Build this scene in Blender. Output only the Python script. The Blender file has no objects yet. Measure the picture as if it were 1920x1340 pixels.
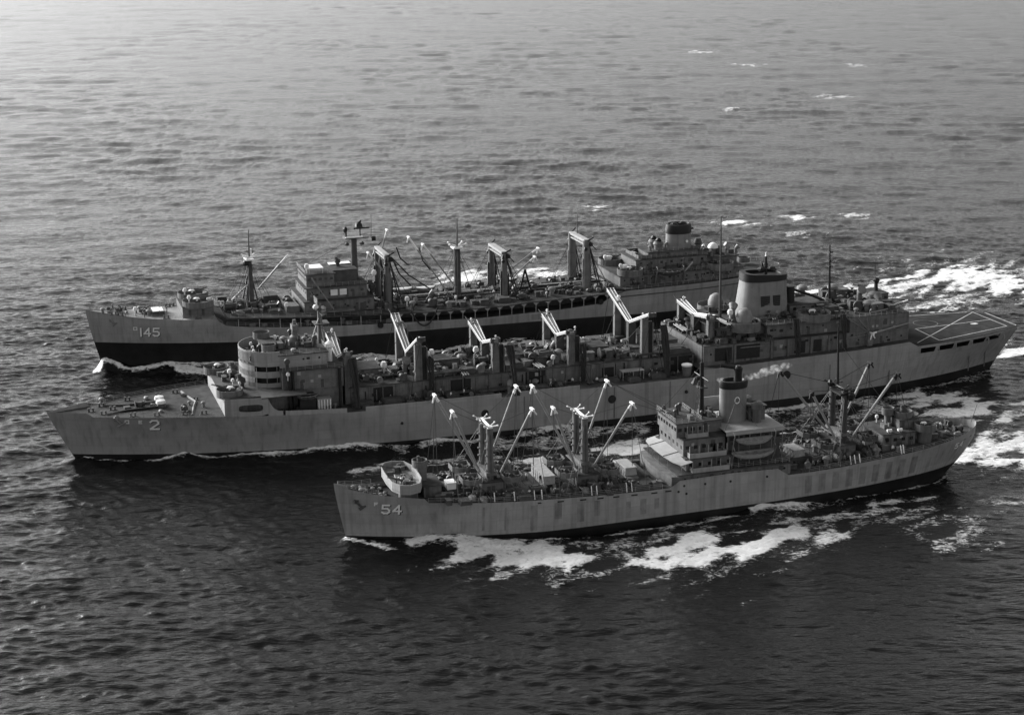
import bpy, bmesh, math, random
import numpy as np
from mathutils import Vector, Matrix
rnd = random.Random(7)
S = bpy.context.scene
COL = S.collection
PI = math.pi

# ------------------------------------------------------------------ camera
cd = bpy.data.cameras.new('camera'); cam = bpy.data.objects.new('camera', cd); COL.objects.link(cam)
S.camera = cam
CAM_H, PITCH, ROLL, FPX = 121.98, math.radians(15.4853), math.radians(-0.607), 3179.02
fw = Vector((0, math.cos(PITCH), -math.sin(PITCH))); r0 = Vector((1, 0, 0)); u0 = r0.cross(fw)
rt = math.cos(ROLL)*r0 + math.sin(ROLL)*u0; up = -math.sin(ROLL)*r0 + math.cos(ROLL)*u0
cam.matrix_world = Matrix(((rt.x, up.x, -fw.x, 0), (rt.y, up.y, -fw.y, 0), (rt.z, up.z, -fw.z, CAM_H), (0, 0, 0, 1)))
cd.sensor_width = 36; cd.sensor_fit = 'HORIZONTAL'; cd.lens = FPX/1920*36
cd.clip_start = 1; cd.clip_end = 80000

# ------------------------------------------------------------------ light: pale hazy sky, soft sun ahead and to the left (black and white photograph)
EL, AZ, DU, ST, SE, SA, EX = 21, -55, 2.0, .135, 5.0, 36, .70
SUN_EL, SUN_AZ = math.radians(EL), math.radians(AZ)      # azimuth from +Y, negative to the left
W = bpy.data.worlds.new('World'); S.world = W; W.use_nodes = True
nt = W.node_tree; nt.nodes.clear()
sky = nt.nodes.new('ShaderNodeTexSky'); sky.sky_type = 'NISHITA'; sky.sun_disc = False
sky.sun_elevation = SUN_EL; sky.sun_rotation = SUN_AZ; sky.air_density = 1.0; sky.dust_density = DU; sky.ozone_density = 1.0
bw = nt.nodes.new('ShaderNodeRGBToBW'); bg = nt.nodes.new('ShaderNodeBackground'); bg.inputs[1].default_value = ST
wo = nt.nodes.new('ShaderNodeOutputWorld')
nt.links.new(sky.outputs[0], bw.inputs[0]); nt.links.new(bw.outputs[0], bg.inputs[0]); nt.links.new(bg.outputs[0], wo.inputs[0])
sd = bpy.data.lights.new('sun', 'SUN'); sun = bpy.data.objects.new('sun', sd); COL.objects.link(sun)
sd.energy = SE; sd.angle = math.radians(SA); sd.color = (1, 1, 1)
dvec = Vector((math.sin(SUN_AZ)*math.cos(SUN_EL), math.cos(SUN_AZ)*math.cos(SUN_EL), math.sin(SUN_EL)))
sun.rotation_euler = dvec.to_track_quat('Z', 'Y').to_euler(); sun.location = (0, 0, 300)
vs = S.view_settings; vs.view_transform = 'Standard'; vs.look = 'None'; vs.exposure = EX; vs.gamma = 1; vs.use_curve_mapping = False

# ------------------------------------------------------------------ materials
MATS = {}
def mat(name, v, rough=.6, var=.25, scale=.6, streak=0.0, spec=.3, metal=0, plates=0.):
    m = bpy.data.materials.new(name); m.use_nodes = True; n = m.node_tree; b = n.nodes['Principled BSDF']
    b.inputs['Roughness'].default_value = rough; b.inputs['Specular IOR Level'].default_value = spec; b.inputs['Metallic'].default_value = metal
    tc = n.nodes.new('ShaderNodeTexCoord')
    no = n.nodes.new('ShaderNodeTexNoise'); no.inputs['Scale'].default_value = scale; no.inputs['Detail'].default_value = 6; no.inputs['Roughness'].default_value = .65
    n.links.new(tc.outputs['Object'], no.inputs['Vector'])
    mr = n.nodes.new('ShaderNodeMapRange'); mr.inputs[1].default_value = .3; mr.inputs[2].default_value = .7
    mr.inputs[3].default_value = v*(1-var); mr.inputs[4].default_value = v*(1+var)
    n.links.new(no.outputs[0], mr.inputs[0]); out = mr.outputs[0]
    if streak:
        mp = n.nodes.new('ShaderNodeMapping'); mp.inputs['Scale'].default_value = (1.1, 1.1, .05)
        n.links.new(tc.outputs['Object'], mp.inputs['Vector'])
        n2 = n.nodes.new('ShaderNodeTexNoise'); n2.inputs['Scale'].default_value = .8; n2.inputs['Detail'].default_value = 5
        n.links.new(mp.outputs[0], n2.inputs['Vector'])
        m2 = n.nodes.new('ShaderNodeMapRange'); m2.inputs[1].default_value = .5; m2.inputs[2].default_value = .72; m2.inputs[3].default_value = 1; m2.inputs[4].default_value = 1-streak
        n.links.new(n2.outputs[0], m2.inputs[0])
        mu = n.nodes.new('ShaderNodeMath'); mu.operation = 'MULTIPLY'; n.links.new(out, mu.inputs[0]); n.links.new(m2.outputs[0], mu.inputs[1]); out = mu.outputs[0]
    if plates:      # welded plates: faint seams, tone from plate to plate, dishing between the frames
        sp_ = n.nodes.new('ShaderNodeSeparateXYZ'); cb = n.nodes.new('ShaderNodeCombineXYZ'); n.links.new(tc.outputs['Object'], sp_.inputs[0]); n.links.new(sp_.outputs[0], cb.inputs[0]); n.links.new(sp_.outputs[2], cb.inputs[1])
        br = n.nodes.new('ShaderNodeTexBrick'); br.inputs['Scale'].default_value = 1; br.inputs['Brick Width'].default_value = 7.5; br.inputs['Row Height'].default_value = 2.1; br.inputs['Mortar Size'].default_value = .05; br.inputs['Mortar Smooth'].default_value = .6
        br.inputs['Color1'].default_value = (1, 1, 1, 1); br.inputs['Color2'].default_value = (1-plates, 1-plates, 1-plates, 1); br.inputs['Mortar'].default_value = (1-2.2*plates,)*3+(1,)
        n.links.new(cb.outputs[0], br.inputs['Vector']); mu = n.nodes.new('ShaderNodeMath'); mu.operation = 'MULTIPLY'; n.links.new(out, mu.inputs[0]); n.links.new(br.outputs[0], mu.inputs[1]); out = mu.outputs[0]
        wv = n.nodes.new('ShaderNodeTexWave'); wv.inputs['Scale'].default_value = .42; wv.inputs['Distortion'].default_value = 1.2; wv.inputs['Detail'].default_value = 2; n.links.new(cb.outputs[0], wv.inputs['Vector'])
        bu = n.nodes.new('ShaderNodeBump'); bu.inputs['Strength'].default_value = .5; bu.inputs['Distance'].default_value = .035; n.links.new(wv.outputs[1], bu.inputs['Height']); n.links.new(bu.outputs[0], b.inputs['Normal'])
    n.links.new(out, b.inputs['Base Color'])
    MATS[name] = m; return m
mat('hull_grey', .27, .6, .16, .16, .28, .3, 0, .10)
mat('hull_grey_light', .29, .6, .16, .3, .30, .3, 0, .10)
mat('house_grey', .145, .65, .25, .6, .40, .2, 0, .12)
mat('funnel_grey', .19, .6, .15, .5, .3)
mat('house_dark', .075, .75, .3, .8, .2, .12)
mat('deck_grey', .06, .85, .5, .35, 0, .08)
mat('deck_sheen', .26, .7, .4, .3)  # forecastle deck: low-sun sheen put into a lighter deck colour
mat('machinery', .06, .5, .6, 1.2)
mat('machinery_light', .16, .5, .4, 1.2)
mat('black_paint', .012, .5, .4, .5)
mat('boot_black', .010, .45, .5, .3)
mat('opening_dark', .015, .6, .3, 1)
mat('glass_dark', .02, .15, .2, 1, 0, .5)
mat('white_paint', .78, .5, .08, 1)
mat('canvas', .31, .8, .15, .6)
mat('canvas_white', .70, .8, .1, .6)
mat('rope_dark', .03, .8, .3, 2)
mat('wire', .10, .6, .2, 2)
mat('wood_boat', .22, .6, .3, 1)
mat('boom_grey', .24, .5, .2, .7)
mat('patch_dark', .20, .65, .3, .5, .45)
mat('skin', .35, .6, .05, 2); mat('dungaree', .05, .8, .3, 4); mat('shirt_blue', .16, .8, .2, 4); mat('shirt_white', .7, .8, .1, 4)
mat('crate_wood', .28, .7, .25, 1.5)
mat('line_white', .5, .7, .4, 2.5)
mat('flight_deck', .035, .9, .5, .3, 0, .06)

# ------------------------------------------------------------------ mesh helpers. Ship coordinates: x aft of the stem head, p to port, z above the water
class MB:
    def __init__(s): s.v = []; s.f = []; s.m = []; s.cur = 0
    def add(s, vs, fs):
        o = len(s.v); s.v += [(x, -p, z) for x, p, z in vs]
        for f in fs: s.f.append([o+i for i in f]); s.m.append(s.cur)
        return s
    def box(s, x0, x1, p0, p1, z0, z1, tx=0, tp=0):
        v = [(x0, p0, z0), (x1, p0, z0), (x1, p1, z0), (x0, p1, z0), (x0+tx, p0+tp, z1), (x1-tx, p0+tp, z1), (x1-tx, p1-tp, z1), (x0+tx, p1-tp, z1)]
        return s.add(v, [(0, 3, 2, 1), (4, 5, 6, 7), (0, 1, 5, 4), (1, 2, 6, 5), (2, 3, 7, 6), (3, 0, 4, 7)])
    def tube(s, a, b, ra, rb=None, n=8, cap=True):
        rb = ra if rb is None else rb
        A, B = Vector(a), Vector(b); d = (B-A)
        if d.length < 1e-6: return s
        d.normalize(); h = Vector((0, 0, 1)) if abs(d.z) < .9 else Vector((1, 0, 0))
        e1 = d.cross(h).normalized(); e2 = d.cross(e1)
        v = []
        for c, r in ((A, ra), (B, rb)):
            for k in range(n):
                t = 2*PI*k/n; q = c+e1*(r*math.cos(t))+e2*(r*math.sin(t)); v.append(tuple(q))
        f = [(k, (k+1) % n, n+(k+1) % n, n+k) for k in range(n)]
        if cap: f += [tuple(range(n-1, -1, -1)), tuple(range(n, 2*n))]
        return s.add(v, f)
    def path(s, pts, r, n=5):
        for a, b in zip(pts[:-1], pts[1:]): s.tube(a, b, r, r, n, False)
        return s
    def prism(s, poly, z0, z1, cap=True, inset=0):
        n = len(poly); cx = sum(q[0] for q in poly)/n; cp = sum(q[1] for q in poly)/n
        v = [(x, p, z0) for x, p in poly]+[(x+(cx-x)*inset, p+(cp-p)*inset, z1) for x, p in poly]
        f = [(k, (k+1) % n, n+(k+1) % n, n+k) for k in range(n)]
        if cap: f += [tuple(range(n-1, -1, -1)), tuple(range(n, 2*n))]
        return s.add(v, f)
    def wall(s, poly, z0, z1, t, close=True):
        """a parapet of thickness t standing on the outline poly"""
        n = len(poly); cx = sum(q[0] for q in poly)/n; cp = sum(q[1] for q in poly)/n
        inn = []
        for x, p in poly:
            d = math.hypot(x-cx, p-cp) or 1; inn.append((x+(cx-x)*t/d, p+(cp-p)*t/d))
        v = [(x, p, z0) for x, p in poly]+[(x, p, z1) for x, p in poly]+[(x, p, z1) for x, p in inn]+[(x, p, z0) for x, p in inn]
        f = []
        for k in range(n if close else n-1):
            j = (k+1) % n
            f += [(k, j, n+j, n+k), (n+k, n+j, 2*n+j, 2*n+k), (2*n+k, 2*n+j, 3*n+j, 3*n+k), (3*n+k, 3*n+j, j, k)]
        return s.add(v, f)
    def lathe(s, x, p, prof, n=14, sx=1, sp=1):
        v = []
        for r, z in prof:
            for k in range(n):
                t = 2*PI*k/n; v.append((x+r*sx*math.cos(t), p+r*sp*math.sin(t), z))
        f = []
        for i in range(len(prof)-1):
            for k in range(n): f.append((i*n+k, i*n+(k+1) % n, (i+1)*n+(k+1) % n, (i+1)*n+k))
        f += [tuple(range(n-1, -1, -1)), tuple(range((len(prof)-1)*n, len(prof)*n))]
        return s.add(v, f)
    def blob(s, c, r, seed=0, n=8, jit=.2):
        q = random.Random(seed); v = []; m = 5
        for i in range(m+1):
            a = PI*i/m
            for k in range(n):
                t = 2*PI*k/n; j = 1+q.uniform(-jit, jit) if 0 < i < m else 1
                v.append((c[0]+r[0]*j*math.sin(a)*math.cos(t), c[1]+r[1]*j*math.sin(a)*math.sin(t), c[2]-r[2]*math.cos(a)))
        f = [(i*n+k, i*n+(k+1) % n, (i+1)*n+(k+1) % n, (i+1)*n+k) for i in range(m) for k in range(n)]
        return s.add(v, f)
    def mesh(s, name, mats, smooth=None):
        me = bpy.data.meshes.new(name); me.from_pydata(s.v, [], s.f)
        for m in (mats if isinstance(mats, (list, tuple)) else [mats]): me.materials.append(MATS[m])
        if max(s.m, default=0): me.polygons.foreach_set('material_index', s.m)
        bm = bmesh.new(); bm.from_mesh(me); bmesh.ops.recalc_face_normals(bm, faces=bm.faces); bm.to_mesh(me); bm.free()
        if smooth:
            me.shade_smooth(); me.set_sharp_from_angle(angle=math.radians(smooth))
        me.update(); return me
    def build(s, name, mats, parent=None, smooth=None):
        o = bpy.data.objects.new(name, s.mesh(name, mats, smooth)); COL.objects.link(o)
        if parent is not None: o.parent = parent
        return o
def ell(cx, cp, rx, rp, n=20, a0=0, a1=2*PI):
    full = abs(a1-a0-2*PI) < 1e-6
    return [(cx+rx*math.cos(a0+(a1-a0)*k/(n if full else n-1)), cp+rp*math.sin(a0+(a1-a0)*k/(n if full else n-1))) for k in range(n)]
def interp(tab, x):
    if x <= tab[0][0]: return tab[0][1]
    for (a, va), (b, vb) in zip(tab[:-1], tab[1:]):
        if x <= b: return vb if b-a < 1e-9 else va+(vb-va)*(x-a)/(b-a)
    return tab[-1][1]
def clamp(x, a=0., b=1.): return max(a, min(b, x))
def tag(o, label, cat, group=None):
    o['label'] = label; o['category'] = cat
    if group: o['group'] = group
    return o

# ------------------------------------------------------------------ shared small fittings
PROTO = {}
def proto(kind, fn):
    if kind not in PROTO: PROTO[kind] = fn()
    return PROTO[kind]
def put(kind, parent, x, p, z, rz=0., sc=1., name=None):
    o = bpy.data.objects.new(name or kind, PROTO[kind]); COL.objects.link(o)
    o.parent = parent; o.location = (x, -p, z); o.rotation_euler = (0, 0, rz); o.scale = (sc, sc, sc) if not isinstance(sc, tuple) else sc
    return o
def mk_protos():
    m = MB(); m.box(-1.1, 1.1, -.8, .8, 0, .35); m.tube((0, -1.0, .9), (0, 1.0, .9), .55, .55, 10); m.tube((0, -1.15, .9), (0, -1.0, .9), .8, .8, 10); m.tube((0, 1.0, .9), (0, 1.15, .9), .8, .8, 10); m.box(-1, -.5, -.5, .5, .35, 1.5)
    PROTO['winch'] = m.mesh('winch', 'machinery', 40)
    m = MB(); m.lathe(0, 0, [(.45, 0), (.4, 1.1), (.75, 1.2), (.7, 1.5), (.3, 1.75)], 10); PROTO['mushroom_vent'] = m.mesh('mushroom_vent', 'machinery_light', 40)
    m = MB(); m.tube((0, 0, 0), (0, 0, 1.6), .35, .35, 10); m.tube((0, 0, 1.5), (.7, 0, 2.0), .38, .65, 10); PROTO['cowl_vent'] = m.mesh('cowl_vent', 'machinery_light', 40)
    m = MB(); m.box(-.9, .9, -.5, .5, 0, 1.0, .05, .05); m.box(-.95, .95, -.55, .55, 1.0, 1.08); PROTO['locker'] = m.mesh('locker', 'house_grey')
    m = MB(); m.box(-.9, .9, -.5, .5, 0, 1.0, .05, .05); m.box(-.95, .95, -.55, .55, 1.0, 1.08); PROTO['dark_locker'] = m.mesh('dark_locker', 'machinery')
    m = MB(); m.box(-.8, .8, -.35, .35, 0, .12); m.lathe(-.45, 0, [(.22, .1), (.2, .7), (.3, .75), (.28, .85)], 8); m.lathe(.45, 0, [(.22, .1), (.2, .7), (.3, .75), (.28, .85)], 8); PROTO['bollard'] = m.mesh('bollard', 'machinery', 40)
    m = MB(); m.box(-1.5, 1.5, -1.2, 1.2, 0, .7); m.box(-1.35, 1.35, -1.05, 1.05, .7, .85); PROTO['small_hatch'] = m.mesh('small_hatch', 'house_dark')
    m = MB()
    for k in range(3): m.tube((-2.5, k*.45-.45, .5), (2.5, k*.45-.45, .5), .16, .16, 6)
    for k in range(4): m.box(-2.2+k*1.4, -2.0+k*1.4, -.75, .75, 0, .36)
    m.tube((1.2, 0, .5), (1.2, 0, 1.3), .14, .14, 6); m.tube((1.2, 0, 1.3), (1.2, .0, 1.36), .4, .4, 8)
    PROTO['pipe_manifold'] = m.mesh('pipe_manifold', 'machinery', 40)
    m = MB(); m.tube((-.65, 0, .5), (.65, 0, .5), .38, .38, 10); m.box(-.4, -.3, -.4, .4, 0, .3); m.box(.3, .4, -.4, .4, 0, .3); PROTO['life_raft'] = m.mesh('life_raft', 'white_paint', 40)
    m = MB(); m.tube((0, -.3, .7), (0, .3, .7), .7, .7, 12); m.box(-.5, .5, -.35, -.25, 0, .7); m.box(-.5, .5, .25, .35, 0, .7); PROTO['hose_reel'] = m.mesh('hose_reel', 'machinery_light', 40)
    m = MB(); m.lathe(0, 0, [(.15, 0), (.15, 1.1), (.42, 1.15), (.48, 1.5), (.3, 1.9)], 8); PROTO['covered_instrument'] = m.mesh('covered_instrument', 'canvas_white', 40)
    m = MB(); m.blob((0, 0, .5), (1.1, .8, .65), 3, 9, .3); PROTO['tarpaulin_heap'] = m.mesh('tarpaulin_heap', 'machinery')
    m = MB(); m.blob((0, 0, .4), (.9, .7, .5), 5, 9, .3); PROTO['rope_heap'] = m.mesh('rope_heap', 'machinery_light')
    # twin gun mount: base ring, breech with shields, two barrels, crew seats
    m = MB(); m.lathe(0, 0, [(1.1, 0), (1.0, .4), (.6, .5)], 12); m.box(-.9, .7, -.75, .75, .5, 1.4, .1, .1); m.box(-1.3, -.5, -1.25, -.75, .7, 1.6); m.box(-1.3, -.5, .75, 1.25, .7, 1.6)
    for s in (-.3, .3): m.tube((.4, s, 1.25), (2.3, s, 1.75), .16, .13, 7); m.tube((2.3, s, 1.75), (3.9, s, 2.2), .1, .07, 7)
    PROTO['gun_mount'] = m.mesh('gun_mount', 'machinery', 40)
    m = MB(); m.blob((0, 0, .95), (1.25, 1.0, .75), 8, 10, .18); PROTO['gun_cover'] = m.mesh('gun_cover', 'canvas_white')
    m = MB(); m.lathe(0, 0, [(.55, 0), (.55, 1.0), (.9, 1.1), (.85, 1.9), (.3, 2.3)], 10); m.tube((-.4, 0, 2.1), (-.4, 0, 2.9), .5, .5, 8); PROTO['gun_director'] = m.mesh('gun_director', 'house_dark', 40)
    m = MB(); m.lathe(0, 0, [(.4, 0), (.35, 1.6)], 8); m.tube((0, -.3, 1.9), (0, .3, 1.9), .55, .55, 12); PROTO['searchlight'] = m.mesh('searchlight', 'machinery', 40)
    m = MB(); m.tube((0, 0, 0), (0, 0, 8), .12, .05, 6); PROTO['whip_antenna'] = m.mesh('whip_antenna', 'black_paint')
    m = MB(); m.box(-.35, .35, -.04, .04, 0, 1.9); PROTO['door'] = m.mesh('door', 'house_dark')
    m = MB(); m.box(-.4, .4, -.05, .05, 0, .7); PROTO['window'] = m.mesh('window', 'glass_dark')
    m = MB(); m.tube((0, -.05, 0), (0, .05, 0), .25, .25, 10); PROTO['porthole'] = m.mesh('porthole', 'glass_dark')
    m = MB(); m.box(-.4, .4, 0, .14, 0, .55); PROTO['wall_vent'] = m.mesh('wall_vent', 'opening_dark')
    m = MB(); m.tube((0, .12, 0), (0, .12, 2.6), .1, .1, 6); PROTO['wall_pipe'] = m.mesh('wall_pipe', 'machinery_light', 40)
    m = MB(); m.tube((0, .14, 0), (0, .14, 2.8), .14, .14, 6); PROTO['dark_wall_pipe'] = m.mesh('dark_wall_pipe', 'opening_dark', 40)
    m = MB(); m.box(-.5, .5, 0, .4, 0, .9); PROTO['wall_locker'] = m.mesh('wall_locker', 'machinery')
    m = MB(); m.box(-.35, .35, 0, .35, .1, .8); PROTO['hose_rack'] = m.mesh('hose_rack', 'canvas')
    m = MB(); m.box(-.3, .3, -.04, .04, 0, 6)
    PROTO['ladder'] = m.mesh('ladder', 'machinery')
mk_protos()
KINDS = ['winch', 'mushroom_vent', 'locker', 'dark_locker', 'small_hatch', 'pipe_manifold', 'hose_reel', 'tarpaulin_heap', 'cowl_vent', 'rope_heap', 'tarpaulin_heap', 'winch', 'dark_locker', 'dark_locker', 'small_hatch', 'bollard']
def clutter(parent, x0, x1, p0, p1, z, n, seed, kinds=KINDS, s0=.7, s1=1.4):
    q = random.Random(seed); done = []
    for _ in range(n*6):
        if len(done) >= n: break
        x, p = q.uniform(x0, x1), q.uniform(p0, p1)
        if any(abs(x-a)+abs(p-b) < 2.3 for a, b in done): continue
        done.append((x, p)); k = q.choice(kinds)
        zz = z(x) if callable(z) else z
        put(k, parent, x, p, zz, q.choice([0, PI/2, PI, -PI/2])+q.uniform(-.1, .1), q.uniform(s0, s1))
def wall_gear(parent, x0, x1, p, z0, z1, n, seed):
    q = random.Random(seed)
    for _ in range(n):
        k = q.choice(['wall_vent', 'wall_pipe', 'dark_wall_pipe', 'wall_locker', 'hose_rack', 'door', 'dark_wall_pipe', 'wall_vent']); hgt = {'wall_pipe': 2.6, 'dark_wall_pipe': 2.8, 'door': 1.9}.get(k, .9)
        put(k, parent, q.uniform(x0, x1), p+.01*q.random(), z0+.1+(max(0, z1-z0-hgt-.2)*q.random() if k != 'door' else 0), PI, q.uniform(.8, 1.15))
def rail(parent, pts, h=1.05, step=1.6, name='railing', m='hull_grey_light'):
    b = MB()
    for a, c in zip(pts[:-1], pts[1:]):
        A, C = Vector(a), Vector(c); L = (C-A).length; n = max(1, int(L/step))
        for k in range(n+1):
            q = A+(C-A)*(k/n); b.box(q.x-.03, q.x+.03, q.y-.03, q.y+.03, q.z, q.z+h)
        for hh in (h, h*.66, h*.33): b.tube(A+Vector((0, 0, hh)), C+Vector((0, 0, hh)), .03, .03, 4, False)
    return b.build(name, m, parent)
def wires(parent, segs, r=.05, m='wire', name='stay'):
    for a, c in segs: MB().tube(a, c, r, r, 4, False).build(name, m, parent)
def gun_tub(parent, x, p, z, r, h=1.2, rz=0., cover=True, gun=True, drop=.5):
    b = MB(); pol = ell(x, p, r, r, 22); b.wall(pol, z-.12, z+h, .12); b.prism(pol, z-drop, z-.1)
    t = b.build('gun_tub', 'house_grey', parent)
    if gun:
        put('gun_mount', t, x, p, z-.1, rz, min(1., r/2.9))
        if cover: put('gun_cover', t, x-.3*math.cos(rz), p+.3*math.sin(rz), z+.3, rz, min(.85, r/3.6))
    return t
def house(parent, x0, x1, p1, z0, z1, name='deckhouse', m='house_grey', p0=None, windows=None, front=None, doors=0, roof=.3, port=0, bev=.0, seed=1):
    """block with an overhanging roof slab; windows, portholes and doors are sub-parts on the port, starboard and front walls"""
    p0 = -p1 if p0 is None else p0
    b = MB(); b.box(x0, x1, p0, p1, z0, z1); o = b.build(name, m, parent); q = random.Random(seed)
    MB().box(x0-roof, x1+roof, p0-roof, p1+roof, z1+.002, z1+.18).build('roof', 'deck_grey', o)
    if windows:
        zc, n = windows
        for k in range(n):
            x = x0+(x1-x0)*(k+.5)/n
            for p in (p1, p0): put('window', o, x, p, zc, 0, 1.)
    if front:
        zc, n = front
        for k in range(n): put('window', o, x0, p0+(p1-p0)*(k+.5)/n, zc, PI/2, 1.)
    for k in range(port):
        x = x0+(x1-x0)*(k+.5)/port
        for p in (p1, p0): put('porthole', o, x, p, z0+(z1-z0)*.6, 0, 1.)
    for k in range(doors):
        x = x0+(x1-x0)*(q.random()*.8+.1); put('door', o, x, p1, z0+.15); put('door', o, x+1, p0, z0+.15)
    return o
def boom(parent, a, b, r=.3, tip='white_paint', frac=.18, arms=True):
    A, B = Vector(a), Vector(b); C = A+(B-A)*(1-frac)
    o = MB().tube(A, C, r*.75, r, 8).build('cargo_boom', 'boom_grey', parent, 40)
    m = MB().tube(C, B, r, r*.7, 8)
    if arms:
        m.box(B.x-.25, B.x+.25, B.y-.9, B.y+.9, B.z-.25, B.z+.15); m.tube(B, B+Vector((.9, .0, -1.3)), .22, .16, 6); m.tube(B, B+Vector((-.5, .3, -1.5)), .2, .14, 6)
    m.build('boom_head', tip, o, 40)
    return o

# ------------------------------------------------------------------ hulls
class Hull:
    def __init__(s, root, L, B, top, rake, zbow, zref, boot, lf=(.36, .28), pf=2.2, la=(.3, .2), pa=2.5, transom=(0., .35), over=4., rnd=1., stem_pow=1.25):
        s.__dict__.update(root=root, L=L, B=B, top=top, rake=rake, zbow=zbow, zref=zref, boot=boot, lf=lf, pf=pf, la=la, pa=pa, transom=transom, over=over, rnd=rnd, sp=stem_pow)
    def xs(s, z): return s.rake*clamp(1-z/s.zbow)**s.sp if z >= 0 else s.rake
    def xe(s, z): return s.L-s.over*clamp(1-z/s.zref)**1.5
    def half(s, x, z):
        t = clamp(z/s.zref)**1.7; lf = s.L*(s.lf[0]+(s.lf[1]-s.lf[0])*t); la = s.L*(s.la[0]+(s.la[1]-s.la[0])*t)
        f = 1-(1-clamp((x-s.xs(z))/lf))**s.pf
        a = 1-(1-clamp((s.xe(z)-x)/la))**s.pa
        tr = s.transom[0]+(s.transom[1]-s.transom[0])*t
        a = (tr+(1-tr)*a) if s.rnd == 1 else a**s.rnd
        return s.B*f*a
    def build(s, mats, holes=(), nz=8, extra_x=()):
        us = set([0, .002, .005, .01, .016, .024, .034, .046, .06, .08, .1]+[.1+.9*k/60 for k in range(61)]+[1-.002*k*k for k in range(1, 7)]+[1.])
        for x in [q[0] for q in s.top]+list(extra_x): us.add(clamp(x/s.L))
        us = sorted(us); m = MB(); zs_all = []
        rows = []
        for sgn in (1, -1):
            grid = []
            for i, u in enumerate(us):
                col = []; zt = interp(s.top, u*s.L-1e-4 if i and False else u*s.L); zb = interp(s.boot, u*s.L)
                levels = [-3., 0.]+[zb]+[zb+(zt-zb)*k/nz for k in range(1, nz+1)]
                for z in levels:
                    x = s.xs(z)+u*(s.xe(z)-s.xs(z)); h = s.half(x, z)*(1 if z >= 0 else .9)
                    if u == 0: h = 0
                    col.append((x, sgn*h, z))
                grid.append(col)
            o = len(m.v); nl = nz+3
            m.v += [(x, -p, z) for c in grid for x, p, z in c]
            for i in range(len(us)-1):
                for k in range(nl-1):
                    xm = (us[i]+us[i+1])/2*s.L
                    if any(a < xm < b and k-2 in ks for a, b, ks in holes): continue
                    m.f.append([o+i*nl+k, o+(i+1)*nl+k, o+(i+1)*nl+k+1, o+i*nl+k+1]); m.m.append(1 if k < 2 else 0)
            rows.append((o, nl, len(us)))
        # transom
        (o1, nl, n), (o2, _, _) = rows
        for k in range(nl-1): m.f.append([o1+(n-1)*nl+k, o1+(n-1)*nl+k+1, o2+(n-1)*nl+k+1, o2+(n-1)*nl+k]); m.m.append(1 if k < 2 else 0)
        me = bpy.data.meshes.new('hull'); me.from_pydata(m.v, [], m.f)
        for q in mats: me.materials.append(MATS[q])
        me.polygons.foreach_set('material_index', m.m); me.shade_smooth(); me.set_sharp_from_angle(angle=math.radians(28)); me.update()
        o = bpy.data.objects.new('hull', me); COL.objects.link(o); o.parent = s.root; return o
    def deck(s, x0, x1, z, mats='deck_grey', inset=.12, thick=.25, name='deck', n=None, width=None):
        """planked strip between x0 and x1 at height z (number, table or function), as wide as the hull there"""
        n = n or max(2, int((x1-x0)/2.5)); m = MB(); V = []
        zf = z if callable(z) else (lambda x: interp(z, x)) if isinstance(z, list) else (lambda x: z)
        for k in range(n+1):
            x = x0+(x1-x0)*k/n; zz = zf(x); h = max(.05, s.half(x, zz)-inset)
            if width: h = min(h, width)
            V += [(x, h, zz), (x, -h, zz), (x, h, zz-thick), (x, -h, zz-thick)]
        F = []
        for k in range(n):
            a, b = 4*k, 4*k+4
            F += [(a, a+1, b+1, b), (a+2, b+2, b+3, a+3), (a, b, b+2, a+2), (a+1, a+3, b+3, b+1)]
        F += [(0, 2, 3, 1), (4*n, 4*n+1, 4*n+3, 4*n+2)]
        return m.add(V, F).build(name, mats, s.root)
    def edge(s, x, z, off=0.): return (x, s.half(x, z)+off, z)
    def side_line(s, pts, off=-.25, sides=(1, -1)):
        for sg in sides: yield [(x, sg*max(0, s.half(x, z)+off), z) for x, z in pts]
    def plate(s, x0, x1, zlo, zhi, name, m, sides=(1, -1), n=None, t=.08, off=.0):
        """bulwark or side plating standing on the hull edge"""
        n = n or max(2, int((x1-x0)/2))
        for sg in sides:
            b = MB(); V = []
            for k in range(n+1):
                x = x0+(x1-x0)*k/n; a, c = (zlo(x) if callable(zlo) else zlo), (zhi(x) if callable(zhi) else zhi)
                h = s.half(x, a)+off
                V += [(x, sg*h, a), (x, sg*h, c), (x, sg*(h-t), c), (x, sg*(h-t), a)]
            F = []
            for k in range(n):
                a, c = 4*k, 4*k+4
                for i in range(4): F.append((a+i, a+(i+1) % 4, c+(i+1) % 4, c+i))
            F += [(0, 1, 2, 3), (4*n, 4*n+3, 4*n+2, 4*n+1)]
            b.add(V, F).build(name, m, s.root)
    def glyphs(s, text, x, z, h, w, gap, t, name='hull_number', m='white_paint', shadow=True, obj=None):
        G = {'1': [[(.5, 0), (.5, 1)]], '4': [[(.75, 0), (.75, 1), (0, .3), (1, .3)]], '5': [[(.95, 1), (.1, 1), (.05, .58), (.7, .58), (.97, .4), (.97, .18), (.7, 0), (.25, 0), (.0, .12)]],
             '2': [[(.03, .85), (.25, 1), (.75, 1), (.95, .82), (.95, .62), (.05, .05), (.05, 0), (1, 0)]], 'O': [[(0, 0), (0, 1), (1, 1), (1, 0), (0, 0)]], 'E': [[(1, 0), (0, 0), (0, 1), (1, 1)], [(0, .5), (.8, .5)]],
             'F': [[(0, 0), (0, 1), (1, 1)], [(0, .5), (.8, .5)]], 'A': [[(0, 0), (.5, 1), (1, 0)], [(.2, .35), (.8, .35)]]}
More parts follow.
